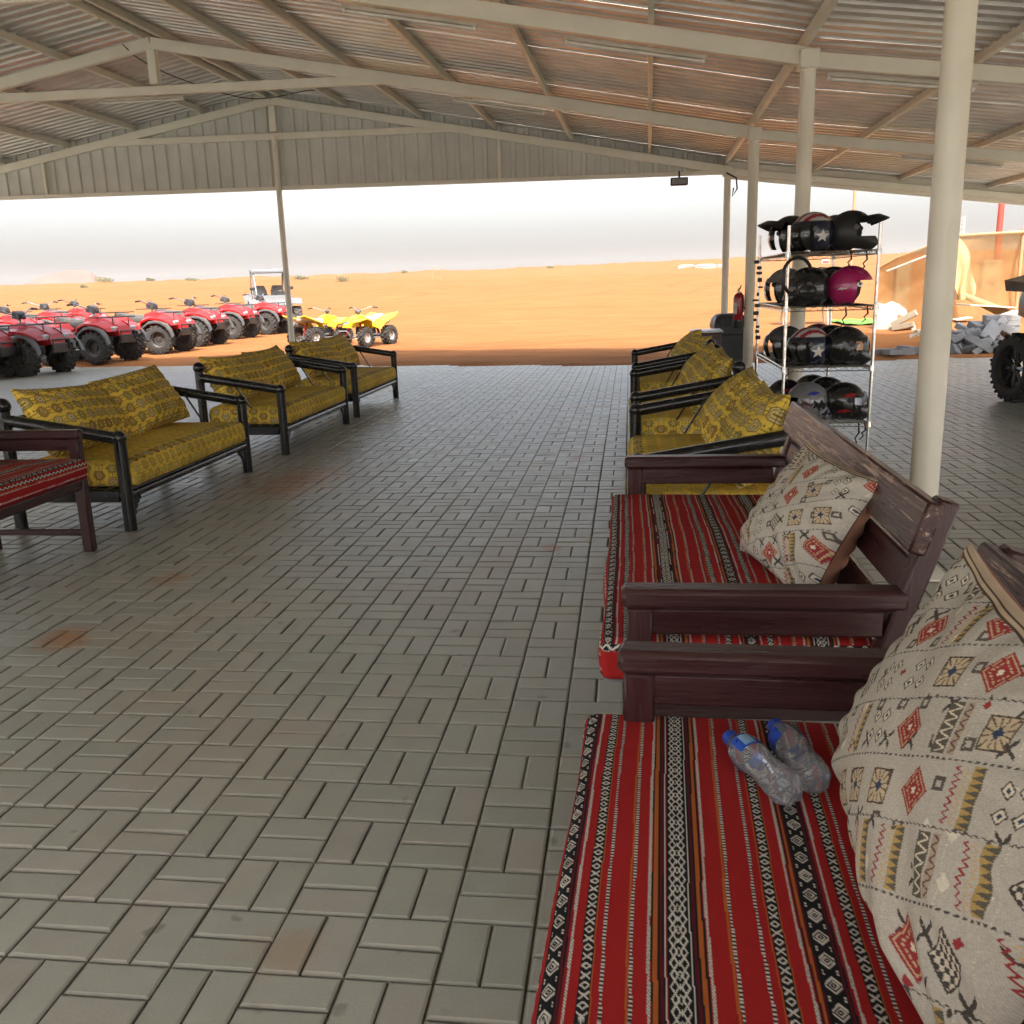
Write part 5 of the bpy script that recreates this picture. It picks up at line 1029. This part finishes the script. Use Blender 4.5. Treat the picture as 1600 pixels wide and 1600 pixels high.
def netpart(name, idx, mat, sag, seed, bot=-.1, k0=1.0):
    us = np.linspace(0, 1, 40); vs_ = np.linspace(0, 1, 26); U, V = np.meshgrid(us, vs_, indexing='ij'); A = np.array([fp[i] for i in idx]); tt = np.linspace(0, 1, len(idx))
    T = np.stack([np.interp(U, tt, A[:, k]) for k in range(3)], -1); gb = terr(T[..., 0], T[..., 1]) + bot; P = T.copy(); P[..., 2] = T[..., 2] + (gb - T[..., 2]) * V * k0
    P[..., 1] += sag * np.sin(V * np.pi) * np.sin(U * np.pi) + .05 * wob(U * 4 + V * 2, V * 3 - U, 3, seed) * V + .03 * wob(U * 3, V * 12, 2, seed + 1)
    P[..., 2] -= .05 * np.sin(U * np.pi) * (1 - V); GM().grid(P - off).build(name, mat, nf)
netpart('net_panel', (0, 1, 2, 3), m_net, .5, 31); netpart('net_panel', (3, 4, 5, 6), m_net, .35, 35)
for i in (0, 3, 5):
    a = fp[i]; MB().tube([(a[0] - off[0], a[1] - off[1] + .03, a[2] - off[2] + .05), (a[0] - off[0], a[1] - off[1] + .03, gz(a[0], a[1]) - .2 - off[2])], .04, 8).build('pole', m_tanpole, nf, 50)
MB().tube([tuple(np.array(f) - off + np.array([0, -.03, -.02])) for f in fp[3:]], .035, 6).build('top_roll', m_canvas, nf, 50); MB().tube([tuple(np.array(f) - off + np.array([0, -.03, -.02])) for f in fp[:4]], .022, 6).build('top_roll', m_canvas, nf, 50)
a = np.array(at_y(1385, 424, FY)) - off; b = np.array(at_y(1452, 398, FY)) - off; MB().tube([tuple(a), tuple(b)], .025, 6).build('cross_bar', m_board, nf, 50)
# torn flap hanging at the corner pole
us = np.linspace(0, 1, 24); vs_ = np.linspace(0, 1, 14); U, V = np.meshgrid(us, vs_, indexing='ij'); tp = np.array(at_y(1497, 372, FY - .1)); bt = np.array(at_y(1506, 468, FY - .35))
P = tp + (bt - tp) * U[..., None]; P[..., 0] += (V - .5) * (.10 + .75 * np.sin(U * 2.6) * .55) + .05 * np.sin(U * 9 + V * 6); P[..., 1] += .10 * np.sin(V * 14 + U * 5) * U; GM().grid(P - off).build('torn_flap', m_canvas, nf)
for (x0, y0, x1, y1) in ((1508, 462, 1620, 512),):
    a, b = np.array(at_y(x0, y0, FY - .4)), np.array(at_y(x1, y1, FY - 1.6)); P = []
    for u_ in np.linspace(0, 1, 14): c_ = a + (b - a) * u_; P.append([c_ + np.array([0, 0, .06 + .10 * u_]), c_ + np.array([0, -.08, 0]), c_ + np.array([0, -.02, -.07 - .10 * u_])])
    GM().grid(np.array(P) - off).build('torn_flap', m_canvas, nf)
# blocks standing behind the net
def gate_block(px, py0, py1, yy, w_, lab):
    top = at_y(px, py0, yy); x = top[0]; zb = gz(x, yy) - .1; b = thing('concrete_pillar', lab, 'pillar', (x, yy, zb), 0)
    MB().box((0, 0, (top[2] - zb) / 2), (w_, .3, top[2] - zb), .02).build('shaft', m_board, b, 30)
    for k in (.30, .72): MB().lathe([(.0005, .012), (.06, .012), (.06, 0)], 12, Matrix.Translation((0, -.15, (top[2] - zb) * k)) @ Matrix.Rotation(rad(90), 4, 'X')).build('bolt_hole', m_tanpole, b, 30)
gate_block(1548, 407, 480, FY + 1.6, .42, 'pale square pillar with two round holes seen through the net'); gate_block(1410, 413, 470, FY + 2.6, .34, 'narrow pale pillar seen faintly through the net')
# rubble
def plank(name, lab, a, b, w_, th, mat, grp=None, tw=0., cat='board'):
    a, b = Vector(a), Vector(b); o = beam(name, (0, 0, 0), b - a, th, w_, mat, None, .006); o.location = a; tag(o, lab, cat, grp); return o
def RP(px, py, y, dz=0): q_ = at_y(px, py, y); return (q_[0], q_[1], q_[2] + dz)
mslab = thing('broken_panel', 'upright white broken wall panel beside the rubble heap', 'panel', RP(1386, 530, 20.6)); zg = gz(mslab.location.x, mslab.location.y) ; mslab.location.z = zg - .02
MB().prism([(-.30, 0), (.16, 0), (.17, .80), (.06, .86), (-.10, .80), (-.30, .86)], .10, Matrix.Rotation(rad(90), 4, 'X')).build('slab', m_whiteb, mslab, 20); MB().prism([(.17, .60), (.42, .50), (.36, .68), (.18, .82)], .05, Matrix.Translation((0, .06, 0)) @ Matrix.Rotation(rad(90), 4, 'X')).build('torn_sheet', m_whiteb, mslab, 20)
for i, (x0, y0, x1, y1, yy, w_, th) in enumerate([(1394, 508, 1432, 488, 20.4, .16, .12), (1394, 513, 1428, 506, 20.2, .12, .10), (1424, 506, 1430, 530, 20.1, .10, .10), (1436, 520, 1400, 545, 19.7, .14, .10), (1410, 536, 1436, 516, 19.9, .18, .06)]):
    plank('timber', 'pale broken timber lying in the heap beside the white panel', RP(x0, y0, yy), RP(x1, y1, yy - .2), w_, th, m_board, 'broken timbers in the rubble', cat='timber')
for i, (x0, y0, x1, y1, yy, w_, lab) in enumerate([(1505, 476, 1575, 480, 21.5, .9, 'white board slumped below the torn net flap'), (1525, 508, 1590, 486, 20.8, .5, 'long pale board leaning across the sand heap'), (1490, 500, 1516, 496, 20.4, .3, 'short pale board lying on the sand heap')]):
    plank('board', lab, RP(x0, y0, yy), RP(x1, y1, yy), w_, .03, m_whiteb)
for i, (x0, y0, x1, y1) in enumerate([(1556, 500, 1580, 516), (1570, 506, 1620, 530)]): plank('strut', 'thin pale wooden strut lying on the sand heap', RP(x0, y0, 20.), RP(x1, y1, 19.8), .05, .04, m_board, 'thin struts on the sand heap', cat='strut')
# sand heap under the rubble
c0 = RP(1500, 530, 20.6); U, V = np.meshgrid(np.linspace(-1, 1, 60), np.linspace(-1, 1, 40), indexing='ij'); HX, HY = c0[0] + U * 4.2 + .9, c0[1] + V * 1.5; HZ = terr(HX, HY) - .04 + .50 * np.clip(1 - U ** 2, 0, 1) ** .8 * np.clip(1 - V ** 2, 0, 1) * (1 + .35 * wob(HX, HY, 3, 41))
tag(GM().grid(np.stack([HX, HY, HZ], -1)).build('sand_heap', m_sand), kind='structure')
blk = MB(); blk.box((0, 0, 0), (.20, .10, .08), .006); blk_me = blk.mesh('paving_block', m_conc, 0); blk2 = MB(); blk2.box((0, 0, 0), (.40, .20, .10), .008); blk2_me = blk2.mesh('paving_block', m_conc, 0)
br = random.Random(3)
for k in range(58):
    px = br.uniform(1472, 1560); hh = br.random() ** 1.4; x, y = on_z(px, 557 - 6 * br.random(), 0)[:2]; y = min(y, 18.6) + .2 + hh * 1.0; x = x * y / (y - .2 - hh * 1.0) + br.uniform(-.1, .1)
    z = gz(x, y) + .05 + max(0, .36 * (1 - ((px - 1525) / 62) ** 2)) * hh
    o = new_obj('paving_block', blk2_me if k % 3 == 0 else blk_me, None, (x, y, z), (br.uniform(-.7, .7), br.uniform(-.6, .6), br.uniform(0, 3))); o.scale = (1.35,) * 3
    tag(o, 'loose grey concrete block in the tumbled heap at the paving edge', 'block', 'tumbled concrete blocks')
for k, (px, py, r_) in enumerate([(1404, 555, .3), (1418, 549, 1.0), (1424, 553, .2), (1390, 553, .0)]):
    q_ = on_ground(px, py); o = new_obj('paving_block', blk2_me, None, (q_[0], q_[1], q_[2] + .05), (br.uniform(-.1, .1), br.uniform(-.1, .1), r_)); o.scale = (1.3, 1.3, 1); tag(o, 'flat grey concrete block lying on sand below the broken timber', 'block', 'flat blocks below the timber')
for lay_ in range(4):
    for s in range(2):
        q_ = RP(1552 + 20 * s, 527, 19.0); o = new_obj('paving_block', blk2_me, None, (q_[0], q_[1], gz(q_[0], q_[1]) + .22 + lay_ * .102), (0, 0, br.uniform(-.1, .1))); tag(o, 'grey concrete block in the neat stack above the tumbled heap', 'block', 'stacked concrete blocks')
q_ = on_ground(1340, 505); m_turf = M('green_turf', (.10, .34, .03), (.14, .42, .05), 12, .9, .05, bump=.6, bscale=40); us = np.linspace(-.75, .75, 16); U, V = np.meshgrid(us, us, indexing='ij'); GX, GY = q_[0] + U * .75, q_[1] + V * 1.6
tag(GM().grid(np.stack([GX, GY, terr(GX, GY) + .05 + .04 * wob(U * 3, V * 3, 2, 5)], -1)).build('turf_mat', m_turf), 'bright green artificial turf mat lying on the sand', 'mat')
q_ = on_ground(1256, 506); tb_ = thing('white_table', 'small white table with cloth standing on the sand behind the rack', 'table', (q_[0], q_[1], gz(q_[0], q_[1])))
MB().box((0, 0, .62), (1.5, .8, .05), .01).build('top', m_whiteb, tb_, 30)
for sx in (-1, 1):
    for sy in (-1, 1): MB().tube([(sx * .62, sy * .3, 0), (sx * .55, sy * .3, .6)], .03, 6).build('leg', m_whiteb, tb_, 40)
MB().loft([[(.2 + a * .3 * k + .1, -.3 + b * .25 * k, z) for a, b in ((-1, -1), (1, -.8), (1.2, 1), (-.8, 1.1))] for z, k in ((.645, 1), (.72, .8), (.78, .3))]).build('cloth_heap', m_whiteb, tb_, 60)
# poles and masts
def far_pole(name, lab, px, pyt, dist, r_, mat, cat):
    d_ = ray(px, pyt); d_ = d_ / np.hypot(d_[0], d_[1]); tp = CP + d_ * dist; zb = gz(tp[0], tp[1]); o = thing(name, lab, cat, (tp[0], tp[1], zb - .1)); H_ = tp[2] - zb + .1
    MB().tube([(0, 0, 0), (0, 0, H_)], r_, 8).build('shaft', mat, o, 50); MB().ball((0, 0, H_), r_ * 1.2, 8).build('cap', mat, o, 50); return o, H_
far_pole('flag_pole', 'slim tan pole rising behind the helmet rack', 1338, 262, 46, .07, m_tanpole, 'pole'); far_pole('flag_pole', 'slim red pole rising behind the net fence', 1571, 255, 30, .085, m_redpole, 'pole')
d_ = ray(1503, 338); d_ = d_ / np.hypot(d_[0], d_[1]); tp = CP + d_ * 170; zb = gz(tp[0], tp[1]); ls = thing('lattice_mast', 'distant pale lattice mast beyond the net fence', 'mast', (tp[0], tp[1], zb)); H_ = tp[2] - zb
for sx in (-1, 1):
    for sy in (-1, 1): MB().tube([(sx * .5, sy * .5, 0), (sx * .35, sy * .35, H_)], .06, 4).build('corner_leg', m_whiteb, ls, 0)
mb = MB()
for k in range(10):
    z0, z1 = H_ * k / 10, H_ * (k + 1) / 10; mb.tube([(-.45, -.45, z0), (.45, -.45, z1)], .04, 4); mb.tube([(.45, -.45, z0), (-.45, -.45, z1)], .04, 4); mb.tube([(.45, -.45, z0), (.45, .45, z1)], .04, 4)
mb.build('lattice_bracing', m_whiteb, ls, 0)
# goal-like frame on the dune, sign, far sheds
def dune_hit(px, py):
    d_ = ray(px, py); d_ = d_ / np.hypot(d_[0], d_[1]); r_ = 20.
    while r_ < 420:
        q_ = CP + d_ * r_
        if q_[2] <= gz(q_[0], q_[1]): return q_
        r_ *= 1.01
    return CP + d_ * 200
q_ = dune_hit(683, 441); sc_m = np.hypot(q_[0], q_[1]) / F; fr_ = thing('post_frame', 'thin dark goal-like frame standing on the dune', 'frame', tuple(q_), rad(20)); w_, h_ = 13 * sc_m, 21 * sc_m
for s in (-1, 1): MB().tube([(s * w_ / 2, 0, -.3), (s * w_ / 2, 0, h_)], .05 * h_ / 2.5, 6).build('post', m_tanpole, fr_)
MB().tube([(-w_ / 2, 0, h_), (w_ / 2, 0, h_)], .05 * h_ / 2.5, 6).build('crossbar', m_tanpole, fr_)
q_ = dune_hit(1290, 413); s_ = np.hypot(q_[0], q_[1]) / F; sg = thing('sign_board', 'small white and red board on the far sand behind the rack', 'sign', tuple(q_)); MB().box((0, 0, 4 * s_), (11 * s_, .1, 7 * s_), .02).build('board', m_whiteb, sg, 0); MB().box((0, -.07, 3.2 * s_), (9 * s_, .03, 3.5 * s_), .01).build('red_panel', m_redpole, sg, 0)
for s in (-1, 1): MB().box((s * 4 * s_, .0, 0), (.12, .09, 3 * s_)).build('leg', m_tanpole, sg, 0)
for i, (px, py, wd, ht, lab) in enumerate([(1072, 418, 26, 5, 'low pale shed roof far off on the dune'), (1102, 418, 32, 6, 'long pale tent far off on the dune'), (1128, 417, 14, 5, 'small white cabin far off on the dune beside the tent')]):
    q_ = dune_hit(px, py); s_ = np.hypot(q_[0], q_[1]) / F; b = thing('far_shed', lab, 'shed', (q_[0], q_[1], q_[2] - .2)); W2, H2 = wd * s_ / 2, ht * s_
    MB().box((0, 0, H2 * .3), (W2 * 2, 3, H2 * .6), .02).build('wall', m_whiteb, b, 0); MB().prism([(-W2 * 1.05, 0), (W2 * 1.05, 0), (W2 * .6, H2 * .45), (-W2 * .6, H2 * .45)], 3.3, Matrix.Translation((0, 0, H2 * .6)) @ Matrix.Rotation(rad(90), 4, 'X')).build('roof', M('pale_roof', (.5, .5, .48), None, .5, .7), b, 0)
# desert shrubs on the dune crest
m_leaf = M('dry_shrub_leaf', (.13, .14, .06), (.19, .17, .08), 3, .85, .05, rnd=.2); m_stem = M('dry_stem', (.16, .11, .07), None, 6, .9)
def bush(lab, px, py, wd, ht):
    q_ = dune_hit(px, py); s_ = np.hypot(q_[0], q_[1]) / F; W2, H2 = wd * s_ / 2, ht * s_; b = thing('desert_shrub', lab, 'shrub', (q_[0], q_[1], gz(q_[0], q_[1]) - .1), 0, 'shrubs on the dune crest')
    n = 420; r_ = np.random.default_rng(px); a = r_.uniform(0, 6.28, n); rr_ = r_.random(n) ** .5; hh = r_.random(n) ** .8; cl = r_.integers(0, 6, n); cx2 = np.cos(cl * 1.9) * .45
    C_ = np.stack([(rr_ * np.cos(a) * .6 + cx2) * W2, rr_ * np.sin(a) * W2 * .7, hh * H2 * (1 - .5 * rr_ ** 2) * (.6 + .4 * np.sin(cl * 2.3) ** 2)], -1); mb = MB()
    for c_ in C_:
        u_ = r_.normal(0, 1, 3); v_ = r_.normal(0, 1, 3); k = s_ * 1.3; u_ = u_ / np.linalg.norm(u_) * k; v_ = v_ / np.linalg.norm(v_) * k * .5; mb.add([tuple(c_ - u_), tuple(c_ + v_), tuple(c_ + u_), tuple(c_ - v_)], [(0, 1, 2, 3)])
    mb.build('crown', m_leaf, b, 0); mb = MB()
    for k in range(6): a_ = k * 1.05; mb.tube([(0, 0, 0), (math.cos(a_) * W2 * .25, math.sin(a_) * W2 * .25, H2 * .35), (math.cos(a_) * W2 * .5, math.sin(a_) * W2 * .5, H2 * .7)], [.3 * s_, .2 * s_, .1 * s_], 4)
    mb.build('stem', m_stem, b, 0)
bush('low wide shrub on the crest beside the far hill', 163, 440, 26, 8); bush('small dark shrub on the crest before the white buggy', 235, 439, 12, 5); bush('broad shrub on the slope beyond the yellow quads', 536, 440, 22, 12); bush('flat shrub on the crest beyond the buggy', 470, 436, 24, 7); bush('tiny dark shrub on the crest left of the goal frame', 633, 427, 10, 5); bush('small shrub on the far slope beside the far hill foot', 130, 440, 10, 5); bush('small low shrub on the crest past the goal frame', 860, 419, 12, 4)
bush('sparse low shrub on the crest between hill and buggy', 300, 438, 22, 4)

# ------------------------------------------------------------------ desert haze
hz_ = MB().box((0, 0, 0), (3000, 3000, 62)).build('haze', None, None, 0, (0, 900, 27)); tag(hz_, kind='stuff')
m_hz = bpy.data.materials.new('pale_haze'); m_hz.use_nodes = True; t = m_hz.node_tree; t.nodes.clear(); ov = t.nodes.new('ShaderNodeOutputMaterial'); pv = t.nodes.new('ShaderNodeVolumePrincipled')
pv.inputs['Color'].default_value = (.93, .86, .80, 1); pv.inputs['Density'].default_value = .0004; pv.inputs['Anisotropy'].default_value = .2; t.links.new(pv.outputs[0], ov.inputs['Volume']); hz_.data.materials.append(m_hz)
